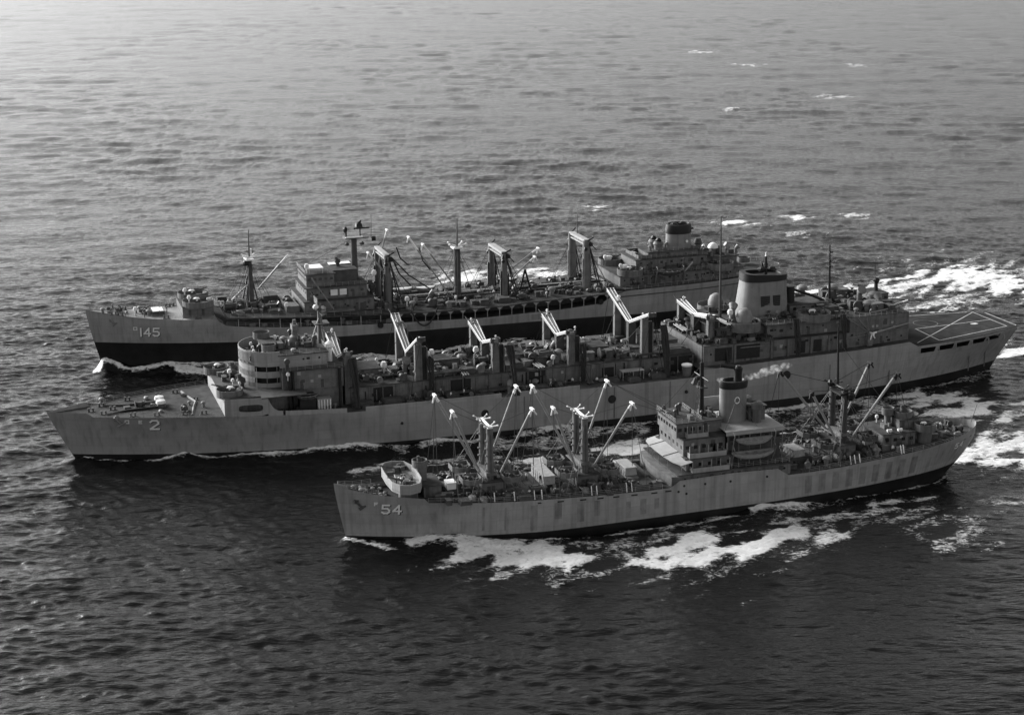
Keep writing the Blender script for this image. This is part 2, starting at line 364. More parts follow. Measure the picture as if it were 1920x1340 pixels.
        for ch in text:
            for dx, dz, mm, off, nm in (((.18, -.14, 'black_paint', .03, 'number_shadow'), (0, 0, m, .06, name)) if shadow else ((0, 0, m, .06, name),)):
                b = MB()
                for st in G[ch]:
                    pts = [(x+q*w+dx, z+r*h+dz) for q, r in st]
                    for (ax, az), (bx, bz) in zip(pts[:-1], pts[1:]):
                        L = math.hypot(bx-ax, bz-az); ux, uz = (bx-ax)/L, (bz-az)/L; nx, nz = -uz*t/2, ux*t/2; e = t*.5
                        n = 3; V = []
                        for k in range(n+1):
                            for sg in (1, -1):
                                xx = ax-ux*e+(bx-ax+2*ux*e)*k/n+sg*nx; zz = az-uz*e+(bz-az+2*uz*e)*k/n+sg*nz
                                hh = s.half(xx, zz); V += [(xx, hh+off, zz), (xx, hh-.05, zz)]
                        F = []
                        for k in range(n):
                            a, c = 4*k, 4*k+4; F += [(a, a+2, c+2, c), (a, c, c+1, a+1), (a+2, a+3, c+3, c+2)]
                        b.add(V, F)
                b.build(nm, mm, obj)
            x += w+gap
def ship(name, loc, heading, label):
    e = bpy.data.objects.new(name, None); COL.objects.link(e); e.location = loc; e.rotation_euler = (0, 0, heading); e.empty_display_size = 5
    return tag(e, label, 'ship', 'replenishment ships steaming side by side')
def to_world(root, x, p, z):
    c, s_ = math.cos(root.rotation_euler.z), math.sin(root.rotation_euler.z)
    return (root.location.x+c*x+s_*p, root.location.y+s_*x-c*p, z)

# =================================================================== SEA
F_SHIPS = [((-34.423, 306.433, 0), .29687), ((-102.165, 355.113, 0), .31151), ((-111.162, 429.705, 0), .30881)]
FOAM=[
 (3.6,1.3,[(-10.1,305.2),(-3.4,300.9),(3.6,298.1),(10.1,296.6),(7.7,299.8),(-1.4,303.3)]),
 (3.5,0.5,[(11.9,304.6),(17.9,302.2),(24.2,304.2),(30.7,307.4),(35.1,310.1)]),
 (2.0,0.9,[(22.6,296.8),(27.4,294.0),(26.6,296.6)]),
 (5.0,0.95,[(29.9,299.2),(34.6,305.9),(38.3,301.6),(33.8,297.8)]),
 (3.0,1.1,[(43.1,299.9),(47.4,301.9),(51.8,306.8),(55.0,310.9)]),
 (3.6,0.75,[(53.5,308.1),(58.3,306.0),(61.5,309.3)]),
 (6,0.42,[(59.5,318.7),(68.2,319.3),(76.0,316.1),(85.9,317.3)]),
 (5,0.45,[(79.6,304.6),(84.0,301.7),(89.2,305.7),(90.0,312.8)]),
 (4,0.4,[(67.0,313.4),(72.9,316.2)]),
 (2.0,0.9,[(99.5,351.1),(104.4,349.9),(111.5,350.4)]),
 (7,0.8,[(102.7,356.4),(108.6,360.7),(116.8,364.2)]),
 (5.5,0.85,[(99.7,399.4),(108.5,397.8),(112.6,388.8),(112.7,384.5),(101.7,386.2)]),
 (5,0.7,[(96.1,395.1),(104.9,399.2)]),
 (3.4,1.05,[(20.1,359.9),(25.1,363.5),(29.4,364.9)]),
 (1.8,1.0,[(4.8,354.9),(9.8,356.6)]),
 (3.0,0.55,[(-3.8,364.5),(4.7,367.2),(12.0,369.3),(20.8,373.7),(29.7,376.3)]),
 (7,0.42,[(57.2,377.3),(67.7,381.1),(79.4,376.6),(90.2,380.3)]),
 (4.5,0.5,[(63.7,387.5),(72.1,391.5),(76.8,389.2)]),
 (5,0.6,[(82.3,397.8),(87.9,393.2)]),
 (1.2,0.5,[(-31.6,363.9),(-24.1,360.6)]),
 (1.6,0.9,[(53.8,390.0),(62.1,394.1),(70.2,396.0),(78.8,400.2)]),
 (3.0,0.7,[(81.6,408.0),(91.7,411.4),(98.7,412.5)]),
 (4,0.9,[(132.3,440.4),(140.2,442.8)]),
 (5,0.4,[(114.9,417.8),(126.5,424.8)]),
 (4,0.9,[(-41.8,438.7),(-37.4,440.7),(-32.9,438.4)]),
 (6,0.85,[(-2.9,457.1),(4.6,462.7),(10.5,460.1)]),
 (3,0.9,[(42.0,478.1),(50.0,480.3)]),
 (9,0.7,[(88.7,506.7),(98.9,509.1),(113.0,513.5),(128.4,522.3),(136.1,526.5)]),
 (12,1.0,[(141.9,529.3),(149.5,532.0),(153.7,522.6)]),
 (9,0.55,[(130.9,498.6),(138.2,501.7),(124.0,490.1)]),
 (14,0.5,[(158.6,533.9),(173.8,538.7),(202.8,552.0)]),
 (8,0.8,[(-16.2,538.4),(-11.9,540.5)]),
 (7,0.7,[(7.3,543.6),(12.5,540.9)]),
 (5,0.8,[(81.5,625.8),(85.6,626.6)]),
 (5,0.7,[(107.6,636.1),(109.4,634.9)]),
 (5,0.6,[(130.9,638.0),(133.3,637.9)]),
 (4,0.7,[(33.3,661.6),(34.4,661.6)]),
 (10,0.6,[(144.2,1302.4),(150.2,1301.7)]),
 (10,0.6,[(166.1,1203.7),(168.6,1199.8)]),
 (7,0.6,[(124.1,957.8),(125.3,957.7)]),
 (12,0.5,[(192.4,1015.0),(198.6,1014.4)]),
 (5,0.5,[(100.8,602.4),(106.5,602.1)]),
 (10,0.5,[(240.7,1195.9),(241.5,1188.5)]),
]
rs0 = random.Random(12)
for (o_, h_), x0_, x1_, p0_, p1_, n_ in ((F_SHIPS[1], 60, 225, 20, 47, 34), (F_SHIPS[2], 30, 150, 16, 42, 16), (F_SHIPS[0], 60, 190, 12, 24, 14), (F_SHIPS[1], 245, 330, -14, 18, 16), (F_SHIPS[2], 205, 330, -16, 12, 18), (F_SHIPS[0], 143, 210, -8, 10, 12)):
    for _ in range(n_):      # streaks of old foam drifting in the channels and astern
        a_, q_, l_ = rs0.uniform(x0_, x1_), rs0.uniform(p0_, p1_), rs0.uniform(4, 16); pts_ = []
        for k_ in range(4):
            xx, pp = a_+l_*k_/3, q_+rs0.uniform(-.8, .8)*(1+.3*k_); pts_.append((o_[0]+xx*math.cos(h_)+pp*math.sin(h_), o_[1]+xx*math.sin(h_)-pp*math.cos(h_)))
        FOAM.append((rs0.uniform(.6, 1.8), rs0.uniform(.4, .72), pts_))
def make_sea():
    rs = np.random.RandomState(3)
    def patch(N, size, l0, l1, wdir, rms, spread=2.0):
        k = np.fft.fftfreq(N, size/N)*2*np.pi; kx, ky = np.meshgrid(k, k, indexing='ij'); kk = np.hypot(kx, ky); kk[0, 0] = 1
        th = np.arctan2(ky, kx)-wdir
        a = kk**-2.1*(np.abs(np.cos(th))**spread*.88+.12)*np.exp(-(2*np.pi/l1/kk)**4)*np.exp(-(kk*l0/2/np.pi)**4)
        a[0, 0] = 0
        h = np.real(np.fft.ifft2(a*(rs.randn(N, N)+1j*rs.randn(N, N)))); return h*(rms/h.std()), size
    def samp(pt, x, y, ang):
        h, size = pt; N = h.shape[0]; c, s = math.cos(ang), math.sin(ang)
        u = (x*c+y*s)/size*N; v = (-x*s+y*c)/size*N
        i = np.floor(u).astype(int); j = np.floor(v).astype(int); fu = u-i; fv = v-j
        i0, i1, j0, j1 = i % N, (i+1) % N, j % N, (j+1) % N
        return (h[i0, j0]*(1-fu)+h[i1, j0]*fu)*(1-fv)+(h[i0, j1]*(1-fu)+h[i1, j1]*fu)*fv
    swell = patch(256, 700., 22., 90., math.radians(80), SW)
    chop = patch(512, 310., 6., 26., math.radians(76), CH, 2.2)
    mid = patch(512, 430., 9., 34., math.radians(84), .09, 2.)
    small = patch(512, 131., 1.3, 5.5, math.radians(80), SM, 2.5)
    small2 = patch(512, 97., 1.2, 5., math.radians(100), SM*.7, 2.5)
    def axis(a, b, d, g, lo, hi):
        mid = list(np.arange(a, b, d)); right = []; x = b; s = d
        while x < hi: right.append(x); s *= g; x += s
        left = []; x = a-d; s = d
        while x > lo: left.append(x); s *= g; x -= s
        return np.array([lo]+left[::-1]+mid+right+[hi])
    X = axis(-150, 175, .6, 1.028, -26000, 26000)
    Y = axis(215, 470, .55, 1.0075, -3000, 45000)
    nx, ny = len(X), len(Y); x, y = np.meshgrid(X, Y, indexing='ij'); x = x.ravel(); y = y.ravel()
    dx = np.gradient(X)[:, None]*np.ones(ny); dy = np.ones(nx)[:, None]*np.gradient(Y); sp = np.maximum(dx, dy*.6).ravel()
    def fade(l): return np.clip(1.6-sp/l, 0, 1)
    near = (np.abs(x) < 3500) & (y > -600) & (y < 5000)
    z = np.zeros_like(x); xn, yn = x[near], y[near]
    patchy = .9+.35*samp((np.tanh(patch(128, 900., 60, 400, 0., 1.)[0]), 900.), xn, yn, .3)
    z[near] = samp(swell, xn, yn, .1)*fade(25)[near]+samp(mid, xn, yn, -.1)*fade(11)[near]*patchy*np.clip((yn-330)/250, .35, 1.7)+samp(chop, xn, yn, .35)*fade(7)[near]*patchy+samp(small, xn, yn, -.2)*fade(2.6)[near]*patchy+samp(small2, xn, yn, -.12)*fade(2.2)[near]*patchy
    # foam: broken water thrown up by the ships, and whitecaps
    dens = np.zeros_like(x)
    for w, st, pts in FOAM+[(w*2.1+.8, min(.5, st*.46), pts) for w, st, pts in FOAM]:
        P = np.array(pts); R_ = w*3+1
        msk = (x > P[:, 0].min()-R_) & (x < P[:, 0].max()+R_) & (y > P[:, 1].min()-R_*2) & (y < P[:, 1].max()+R_*2)
        if not msk.any(): continue
        xx, yy = x[msk], y[msk]; dmin = np.full(len(xx), 1e9)
        wob = samp(chop, xx*2.3, yy*2.3, 1.0)/CH*w*.35
        for (ax, ay), (bx, by) in zip(pts[:-1], pts[1:]):
            L2 = (bx-ax)**2+(by-ay)**2+1e-9; t = np.clip(((xx-ax)*(bx-ax)+(yy-ay)*(by-ay))/L2, 0, 1)
            dmin = np.minimum(dmin, np.hypot(xx-ax-t*(bx-ax), (yy-ay-t*(by-ay))*.8))
        d = st*np.exp(-(np.maximum(0, dmin+wob)/w)**2)
        dens[msk] = np.maximum(dens[msk], d)
    # water piled up along each hull (height at the plating by distance from the bow), bow wave and the foam on it
    for (o, h), (L, B, rake, over, lf, la, pa, tr, rn, tab, lines) in zip(F_SHIPS, SIDE):
        lx = (x-o[0])*math.cos(h)+(y-o[1])*math.sin(h); lp = (x-o[0])*math.sin(h)-(y-o[1])*math.cos(h)
        m2 = (lx > -25) & (lx < L+60) & (np.abs(lp) < 60)
        a, b = lx[m2], np.abs(lp[m2])
        f_ = 1-(1-np.clip((a-rake)/(lf*L), 0, 1))**2.2; g_ = 1-(1-np.clip((L-over-a)/(la*L), 0, 1))**pa
        hb = B*f_*(g_**rn if rn != 1 else tr+(1-tr)*g_)
        d = np.maximum(0, b-hb); tx, tz = zip(*tab)
        ramp = np.clip((a-rake+4)/5, 0, 1); ramp = ramp*ramp*(3-2*ramp)
        lift = np.interp(a, tx, tz)*np.exp(-(d/3.4)**1.4)
        div = np.exp(-((d-.16*np.maximum(a-rake, 0))/3.)**2)*np.exp(-np.maximum(a, 0)/60)*.7
        z[m2] += (lift+div)*ramp*np.clip((L+10-a)/30, 0, 1)
        wob = samp(chop, a*2.1, b*2.1+o[0], .7)/CH
        dd = dens[m2]
        for w, st, pts in lines+[(w*2.+.6, min(.5, st*.5), pts) for w, st, pts in lines]:
            px_, po = zip(*pts); off = np.interp(a, px_, po); ins = np.clip((a-px_[0])/1.5+1, 0, 1)*np.clip((px_[-1]-a)/3+1, 0, 1)
            dd = np.maximum(dd, ins*(st+.14*wob)*np.exp(-(np.abs(d-off+.3*w*wob)/w)**2))
        dens[m2] = dd
    z += np.clip(dens, 0, 1.2)*(.1+.3*np.abs(samp(small, x*1.4, y*1.4, .9))/SM*.5)*(sp < 4)
    dens = np.minimum(dens, .9)
    crest = np.zeros_like(x)
    c0 = (samp(chop, xn, yn, .35)/CH+.6*samp(small, xn, yn, -.2)/SM)*patchy
    crest[near] = np.clip((c0-5.4)*1.2, 0, .8)
    dens = np.maximum(dens, crest)
    me = bpy.data.meshes.new('sea'); nv = nx*ny
    co = np.empty((nv, 3), np.float32); co[:, 0] = x; co[:, 1] = y; co[:, 2] = z
    idx = np.arange(nv).reshape(nx, ny)
    q = np.stack([idx[:-1, :-1], idx[1:, :-1], idx[1:, 1:], idx[:-1, 1:]], -1).reshape(-1, 4)
    me.vertices.add(nv); me.vertices.foreach_set('co', co.ravel()); me.loops.add(q.size); me.loops.foreach_set('vertex_index', q.ravel().astype(np.int32))
    me.polygons.add(len(q)); me.polygons.foreach_set('loop_start', np.arange(0, q.size, 4, dtype=np.int32)); me.polygons.foreach_set('loop_total', np.full(len(q), 4, np.int32))
    me.update(); me.validate(); me.shade_smooth()
    at = me.attributes.new('foam', 'FLOAT', 'POINT'); at.data.foreach_set('value', dens.astype(np.float32))
    m = bpy.data.materials.new('sea_water'); m.use_nodes = True; n = m.node_tree; b = n.nodes['Principled BSDF']; lk = n.links.new
    b.inputs['Base Color'].default_value = (.005, .005, .005, 1); b.inputs['Roughness'].default_value = SEA_ROUGH; b.inputs['IOR'].default_value = 1.33
    tc = n.nodes.new('ShaderNodeTexCoord')
    def noise(sc, det, vec, rough=.6):
        k = n.nodes.new('ShaderNodeTexNoise'); k.inputs['Scale'].default_value = sc; k.inputs['Detail'].default_value = det; k.inputs['Roughness'].default_value = rough; lk(vec, k.inputs['Vector']); return k
    mp = n.nodes.new('ShaderNodeMapping'); mp.inputs['Rotation'].default_value = (0, 0, .15); mp.inputs['Scale'].default_value = (.34, 1.25, 1); lk(tc.outputs['Object'], mp.inputs['Vector'])
    nb0 = noise(.75, 4, mp.outputs[0], .6); nb1 = noise(.22, 3, mp.outputs[0], .6)
    nb = n.nodes.new('ShaderNodeMath'); nb.operation = 'MULTIPLY_ADD'; nb.inputs[1].default_value = SEA_BUMP2; lk(nb1.outputs[0], nb.inputs[0]); lk(nb0.outputs[0], nb.inputs[2])
    bp = n.nodes.new('ShaderNodeBump'); bp.inputs['Strength'].default_value = 1.0; bp.inputs['Distance'].default_value = SEA_BUMP; lk(nb.outputs[0], bp.inputs['Height']); lk(bp.outputs[0], b.inputs['Normal'])
    # foam broken up by streaky noise
    fa = n.nodes.new('ShaderNodeAttribute'); fa.attribute_name = 'foam'
    m3 = n.nodes.new('ShaderNodeMapping'); m3.inputs['Rotation'].default_value = (0, 0, -.3); m3.inputs['Scale'].default_value = (.55, 1.0, 1); lk(tc.outputs['Object'], m3.inputs['Vector'])
    wn = noise(.35, 3, m3.outputs[0]); 
    mx = n.nodes.new('ShaderNodeMix'); mx.data_type = 'VECTOR'; mx.inputs[0].default_value = .5
    ad = n.nodes.new('ShaderNodeVectorMath'); ad.operation = 'MULTIPLY_ADD'; ad.inputs[1].default_value = (2.5, 2.5, 0); lk(wn.outputs[1], ad.inputs[0]); lk(m3.outputs[0], ad.inputs[2])
    fn = noise(1.7, 10, ad.outputs[0], .75); fr = noise(.7, 6, ad.outputs[0], .65)
    r1 = n.nodes.new('ShaderNodeMath'); r1.operation = 'SUBTRACT'; r1.inputs[1].default_value = .5; lk(fr.outputs[0], r1.inputs[0])
    r2 = n.nodes.new('ShaderNodeMath'); r2.operation = 'ABSOLUTE'; lk(r1.outputs[0], r2.inputs[0])
    r3 = n.nodes.new('ShaderNodeMath'); r3.operation = 'MULTIPLY_ADD'; r3.inputs[1].default_value = 1.5; lk(r2.outputs[0], r3.inputs[0]); lk(fn.outputs[0], r3.inputs[2])
    mr = n.nodes.new('ShaderNodeMapRange'); mr.inputs[1].default_value = .35; mr.inputs[2].default_value = .95; lk(r3.outputs[0], mr.inputs[0])
    # thin lacy foam: ridges of the noise
    s1 = n.nodes.new('ShaderNodeMath'); s1.operation = 'MULTIPLY_ADD'; s1.inputs[1].default_value = 1.25; s1.inputs[2].default_value = -.25; lk(fa.outputs['Fac'], s1.inputs[0])
    s2 = n.nodes.new('ShaderNodeMath'); s2.operation = 'SUBTRACT'; lk(s1.outputs[0], s2.inputs[0]); lk(mr.outputs[0], s2.inputs[1])
    s3 = n.nodes.new('ShaderNodeMapRange'); s3.inputs[1].default_value = -.12; s3.inputs[2].default_value = .3; lk(s2.outputs[0], s3.inputs[0])
    dfm = n.nodes.new('ShaderNodeBsdfDiffuse'); dfm.inputs[0].default_value = (.92, .92, .92, 1)
    ms = n.nodes.new('ShaderNodeMixShader'); lk(s3.outputs[0], ms.inputs[0]); fc = n.nodes.new('ShaderNodeMapRange'); fc.inputs[1].default_value = .3; fc.inputs[2].default_value = .65; fc.inputs[3].default_value = .95; fc.inputs[4].default_value = .62; lk(fn.outputs[0], fc.inputs[0]); lk(fc.outputs[0], dfm.inputs[0]); lk(b.outputs[0], ms.inputs[1]); lk(dfm.outputs[0], ms.inputs[2])
    lk(ms.outputs[0], n.nodes['Material Output'].inputs['Surface'])
    me.materials.append(m)
    o = bpy.data.objects.new('sea', me); COL.objects.link(o); o['kind'] = 'structure'; o['label'] = 'grey choppy open sea with white wakes'
    print('sea verts', nv)
SIDE = [(139.9, 9.6, 2.3, 6.5, .36, .33, 2.4, 0, .62, [(0, .2), (3, .5), (14, .2), (18, 1.3), (22, 1.2), (27, .4), (36, -.5), (50, -.8), (70, -.7), (80, .2), (86, 1.2), (93, 1.0), (98, .2), (150, 0)],
         [(.7, .9, [(2, .3), (6, 2.2), (9, 4.0)]), (1.3, 1.0, [(13, 2.6), (17, 1.4), (21, .6), (23, .8)]), (.8, .55, [(23, .8), (36, 1.2), (60, 2.2), (80, 2.0)]), (1.2, 1.0, [(83, .5), (94, .9)]), (.6, .45, [(95, .6), (134, .8)])]),
        (241.7, 16.3, 5.8, 4.5, .36, .3, 2.5, .18, 1, [(0, 0), (8, .5), (18, .6), (24, 1.0), (28, 2.3), (36, 1.6), (48, 1.7), (56, 2.0), (66, 2.8), (72, 1.8), (76, 1.2), (84, 2.2), (92, 1.0), (100, 1.0), (108, 1.8), (114, 1.6), (122, .6), (135, .3), (160, .3), (260, 0)],
         [(.5, .6, [(6, .2), (16, 1.2)]), (.7, .8, [(20, 1.6), (28, .4), (44, .4)]), (.9, .95, [(44, .5), (58, .5), (70, .6)]), (.6, .5, [(70, .6), (80, 1.2)]), (1.3, .8, [(80, .7), (92, 1.0)]), (.9, .6, [(92, 1.0), (104, 1.2)]), (1.4, .8, [(104, .8), (116, 1.0)]), (.9, .55, [(116, 1.2), (152, 1.6)]), (1.1, .95, [(152, 1.0), (180, 1.2)]), (1.0, .5, [(180, 1.2), (232, 1.5)])]),
        (199.6, 13.1, 3.7, 7.0, .37, .32, 2.5, 0, .62, [(0, .4), (3.5, 3.6), (6, 2.8), (10, 1.6), (15, 2.0), (19, 3.2), (24, 2.6), (38, 2.6), (58, 1.7), (70, 1.6), (78, .7), (88, 1.0), (100, 1.5), (112, 2.0), (124, 1.0), (150, .6), (210, 0)],
         [(.9, 1.2, [(2.5, .2), (4, .9), (8, 1.7)]), (1.1, 1.0, [(8, 1.7), (14, 1.8), (19, 1.1), (21, 1.4)]), (1.7, 1.5, [(22, 3.2), (28, 4.2), (40, 4.8)]), (.8, .9, [(20, .8), (30, .5), (44, .5)]), (.9, .8, [(44, .6), (70, .7), (100, 1.2)]), (2.6, .9, [(56, 4), (66, 5), (74, 5)]), (2.6, .9, [(102, 2), (112, 3.4), (122, 3)]), (1.2, .7, [(122, 1.0), (190, 1.4)])])]
SW, CH, SM, SEA_ROUGH, SEA_BUMP, SEA_BUMP2 = .2, .15, .084, .1, .34, 1.1
make_sea()

# =================================================================== SHIP 54 (nearest)
def ship54():
    T = ship('cargo_ship', F_SHIPS[0][0], F_SHIPS[0][1], 'grey cargo ship with white 54 on its bow and slim kingposts with many booms')
    top = [(0, 12.5), (2.7, 11.4), (7.6, 10.4), (15.1, 9.75), (15.9, 9.7), (16.6, 8.8), (20.7, 8.7), (28.8, 8.2), (39.3, 7.8), (46.7, 7.5), (52.6, 7.3), (61.6, 7.15), (65.4, 7.2), (67.4, 8.5), (79, 8.8), (88.7, 8.6), (91.4, 7.0), (95, 7.0), (103.5, 7.3), (110, 7.9), (119.8, 8.6), (126.7, 9.3), (133, 9.9), (139.9, 10.6)]
    H = Hull(T, 139.9, 9.6, top, 2.3, 12.5, 9., [(0, 1.6), (40, 1.1), (90, 1.7), (120, 2.6), (139.9, 2.8)], pf=2.2, la=(.33, .2), pa=2.4, over=6.5, rnd=.62)
    h = H.build(['hull_grey_light', 'boot_black'])
    H.glyphs('5', 8.55, 6.55, 1.75, 1.35, .5, .34, obj=h); H.glyphs('4', 10.6, 6.5, 1.75, 1.35, .5, .34, obj=h); H.glyphs('F', 7.2, 8.2, .6, .5, .3, .16, 'hull_letter', shadow=False, obj=h)
    H.glyphs('5', 131.6, 7.0, 1.2, .9, .4, .22, obj=h); H.glyphs('4', 133.1, 7.1, 1.2, .8, .4, .22, obj=h)
    md = [(16, 8.6), (28.8, 8.05), (39.3, 7.65), (52.6, 7.15), (61.6, 7.0), (95, 6.9), (103.5, 7.15), (110, 7.7), (119.8, 8.45), (126.7, 8.6), (139, 9.0)]
    zm = lambda x: interp(md, x)
    H.deck(.6, 16.2, [(0, 11.2), (2.7, 10.3), (7.6, 9.4), (16.2, 8.75)]); H.deck(16.2, 139.2, md)
    # paint patches and scupper slots on the port side
    for x, w, zh, zl in [(27.2, .5, 7.3, 2.2), (31.5, .4, 6.9, 2.0), (36.6, 1.4, 6.9, 1.5), (41.4, 1.5, 6.9, 3.5), (46.0, 1.5, 6.6, 2.4), (49.6, 1.2, 6.4, 3.2), (56.2, 1.0, 5.4, 2.0), (59.2, 1.3, 5.6, 2.4), (62.2, 1.0, 5.4, 3.2)]+[(95+3.1*k, 1.55, 6.3+.14*k, 2.6+.1*k) for k in range(9)]:
        b = MB(); V = []
        for k in range(6):
            z = zl+(zh-zl)*k/5
            for xx in (x, x+w): V.append((xx, H.half(xx, z)+.012, z))
        b.add(V, [(2*k, 2*k+1, 2*k+3, 2*k+2) for k in range(5)]); b.build('paint_patch', 'patch_dark', h)
    for x in (42, 46.6, 50.2, 53.5, 57.3, 61.5, 64.5, 38):
        z = interp(top, x)-.75; MB().box(x, x+1.3, H.half(x, z)-.05, H.half(x, z)+.03, z, z+.28).build('scupper', 'opening_dark', h)
    for x, z in [(68.5, 7.3), (73, 7.2), (78.5, 7.1), (86.5, 7.2), (67.3, 6.2), (69, 5.6)]: put('porthole', h, x, H.half(x, z)+.03, z)
    # anchor
    b = MB(); x, z = 4.4, 8.2; y = H.half(x, z); b.tube((x-.6, y+.25, z+.9), (x+.6, y+.25, z-.5), .22); b.tube((x+.0, y+.3, z-.8), (x+1.3, y+.4, z-.1), .28, .2); b.lathe(x-.5, y+.1, [(.5, z+.5), (.5, z+1.1)], 8); b.build('anchor', 'machinery', T, 40)
    for ln in H.side_line([(.8, 11.9), (4, 11), (8, 10.4)]): rail(T, ln, .9)
    for ln in H.side_line([(17, 8.7), (28.8, 8.1), (39.3, 7.7), (52.6, 7.2), (64, 7.1)]): rail(T, ln, 1.0, 2.4)
    for ln in H.side_line([(96, 6.95), (110, 7.7), (119.8, 8.5), (128, 8.9), (134, 9.2), (138, 9.6)]): rail(T, ln, 1.0, 2.2)
    # forecastle: windlass, bollards, gun platform
    b = MB(); b.tube((5.5, -2, 10.3), (5.5, 2, 10.3), .5); b.box(5, 6.4, -1, 1, 9.6, 10.6); b.build('windlass', 'machinery', T, 40)
    for x, p in ((3, 0), (7, 2.2), (7, -2.2), (9, 3), (9, -3)): put('bollard', T, x, p, interp([(2.7, 10.3), (7.6, 9.4), (16.2, 8.75)], x))
    clutter(T, 4, 10, -2.6, 2.8, lambda x: interp([(2.7, 10.3), (7.6, 9.4), (16.2, 8.75)], x), 9, 4, ['rope_heap', 'dark_locker', 'mushroom_vent', 'tarpaulin_heap', 'winch'], .5, .9)
    pol = [(10.4, -4.5), (10.2, 0), (10.4, 4.5), (11.4, 6.9), (13.2, 7.6), (15.4, 6.8), (16.4, 4), (16.6, 0), (16.4, -4), (15.4, -6.8), (13.2, -7.6), (11.4, -6.9)]
    b = MB(); b.wall(pol, 11.6, 13.1, .14); b.prism(pol, 11.2, 11.7)
    gp = b.build('gun_platform', 'hull_grey_light', T)
    b = MB(); b.box(12, 15.5, -4.4, -2.6, 8.7, 11.25); b.box(12, 15.5, 2.6, 4.4, 8.7, 11.25); b.box(12.6, 15, -2.2, 2.2, 8.7, 11.25); b.build('platform_support', 'house_grey', T)
    for p, rz in ((4.2, 2.9), (-4.2, 3.3)): put('gun_mount', gp, 13.4, p, 11.65, rz, .95); put('gun_cover', gp, 13.5, p, 12.0, rz, .55)
    clutter(gp, 11.5, 15.5, -6, 6, 11.7, 9, 8, ['locker', 'dark_locker', 'rope_heap', 'covered_instrument', 'tarpaulin_heap'], .5, .8)
    gun_tub(T, 17.3, -1.2, 14.0, 1.5, 1.0, gun=False, drop=.4); MB().box(16.6, 18.4, -2.2, 0, 8.6, 13.7).build('director_tower', 'house_grey', T); put('gun_director', T, 17.3, -1.2, 14.0, 0, .6)
    house(T, 17, 20.5, 3, 8.6, 10.8, doors=1)
    # kingpost pairs with booms
    WH = 'white_paint'
    for xc, zb, dark in ((30.5, 8.0, 0), (50.0, 7.2, 0), (107.0, 7.3, 1)):
        tipm = 'black_paint' if dark else WH
        for p in (2.6, -2.6):
            b = MB(); b.tube((xc, p, zb), (xc, p, 21.2), .78, .66, 12); k = b.build('kingpost', 'house_grey' if not dark else 'house_dark', T, 40)
            c = MB(); c.box(xc-.5, xc+.5, p-.6, p+.6, 21.2, 21.6)
            for a in range(4):
                t = PI/4+a*PI/2; c.tube((xc, p, 21.4), (xc+1.9*math.cos(t), p+1.6*math.sin(t), 21.9), .16, .12, 6); c.blob((xc+1.9*math.cos(t), p+1.6*math.sin(t), 21.9), (.22, .22, .22), a, 6)
            c.build('kingpost_head', tipm, k)
            for z in (12.5, 14, 15.5, 17, 18.5):
                for d_ in (-.78, .78): MB().box(xc+d_-.18, xc+d_+.18, p-.2, p+.2, z, z+.25).build('step_bracket', 'machinery_light' if not dark else 'machinery', k)
            l = MB(); l.box(xc-.05, xc+.05, p+.72, p+.8, zb, 20); 
            l.build('ladder', 'machinery', k)
        b = MB(); b.tube((xc, 2.6, 21.45), (xc, -2.6, 21.45), .28, .28, 8); b.build('crosstree', tipm, T)
        b = MB(); b.box(xc-1.0, xc+1.0, -3.4, 3.4, 11.6, 12.3); b.box(xc-1.6, xc-1.0, -4.2, 4.2, 11.4, 11.6); b.box(xc+1.0, xc+1.6, -4.2, 4.2, 11.4, 11.6); b.build('mast_table', 'house_grey', T)
        house(T, xc-2.2, xc+2.2, 4.2, zb-.2, zb+2.6, 'mast_house', doors=2, seed=int(xc))
    B1 = [((28.4, 2.6, 12.4), (23.1, 2.6, 25.3)), ((29.0, -2.6, 12.0), (21.0, -2.6, 27.3)), ((31.7, -2.6, 12.5), (37.6, -2.6, 27.5)), ((32.6, 2.6, 11.9), (39.2, 2.6, 24.2)),
          ((49.0, -2.6, 11.5), (40.9, -2.6, 27.2)), ((48.4, 2.6, 10.6), (43.5, 2.6, 24.0)), ((51.2, -2.6, 12.0), (56.6, -2.6, 26.8)), ((51.8, 2.6, 10.8), (60.0, 2.6, 23.3))]
    B3 = [((106.2, -2.6, 11), (94.5, -2.6, 25.2)), ((105.8, 2.6, 10), (99.3, 2.6, 21.8)), ((109, -2.6, 11.5), (115.4, -2.6, 25.2)), ((108.6, 2.6, 10.3), (119, 2.6, 23.9))]
    for a, b in B1: boom(T, a, b, .3, WH, .09)
    for a, b in B3: boom(T, a, b, .32, 'black_paint', .08)
    # topping lifts, guys and wires
    for xc, L_ in ((30.5, B1[:4]), (50, B1[4:]), (107, B3)):
        for a, b in L_:
            wires(T, [((xc, b[1], 21.4), b), (b, (b[0]-(xc-b[0])*.1, b[1]+(6.2 if b[1] > 0 else -5.), zm(b[0])+.3)), ((b[0], b[1], b[2]), (b[0]+.2, b[1], zm(b[0])+1.))], .055, 'wire' if xc < 90 else 'rope_dark', 'topping_lift')
        for p in (2.6, -2.6):
            for dx in (-6, -4, 4, 6): wires(T, [((xc, p, 20.8), (xc+dx, p*3.3, zm(xc+dx)+.1))], .05, 'wire', 'shroud')
    wires(T, [(B1[2][1], B1[4][1]), ((56.6, -2.6, 26.8), (70.5, 0, 19.2)), ((56.6, -2.6, 26.8), (70, 2, 18.8)), ((60, 2.6, 23.3), (71, 3, 19.2)), ((21, -2.6, 27.3), (20.2, -2.6, 9))], .06, 'wire', 'span_wire')
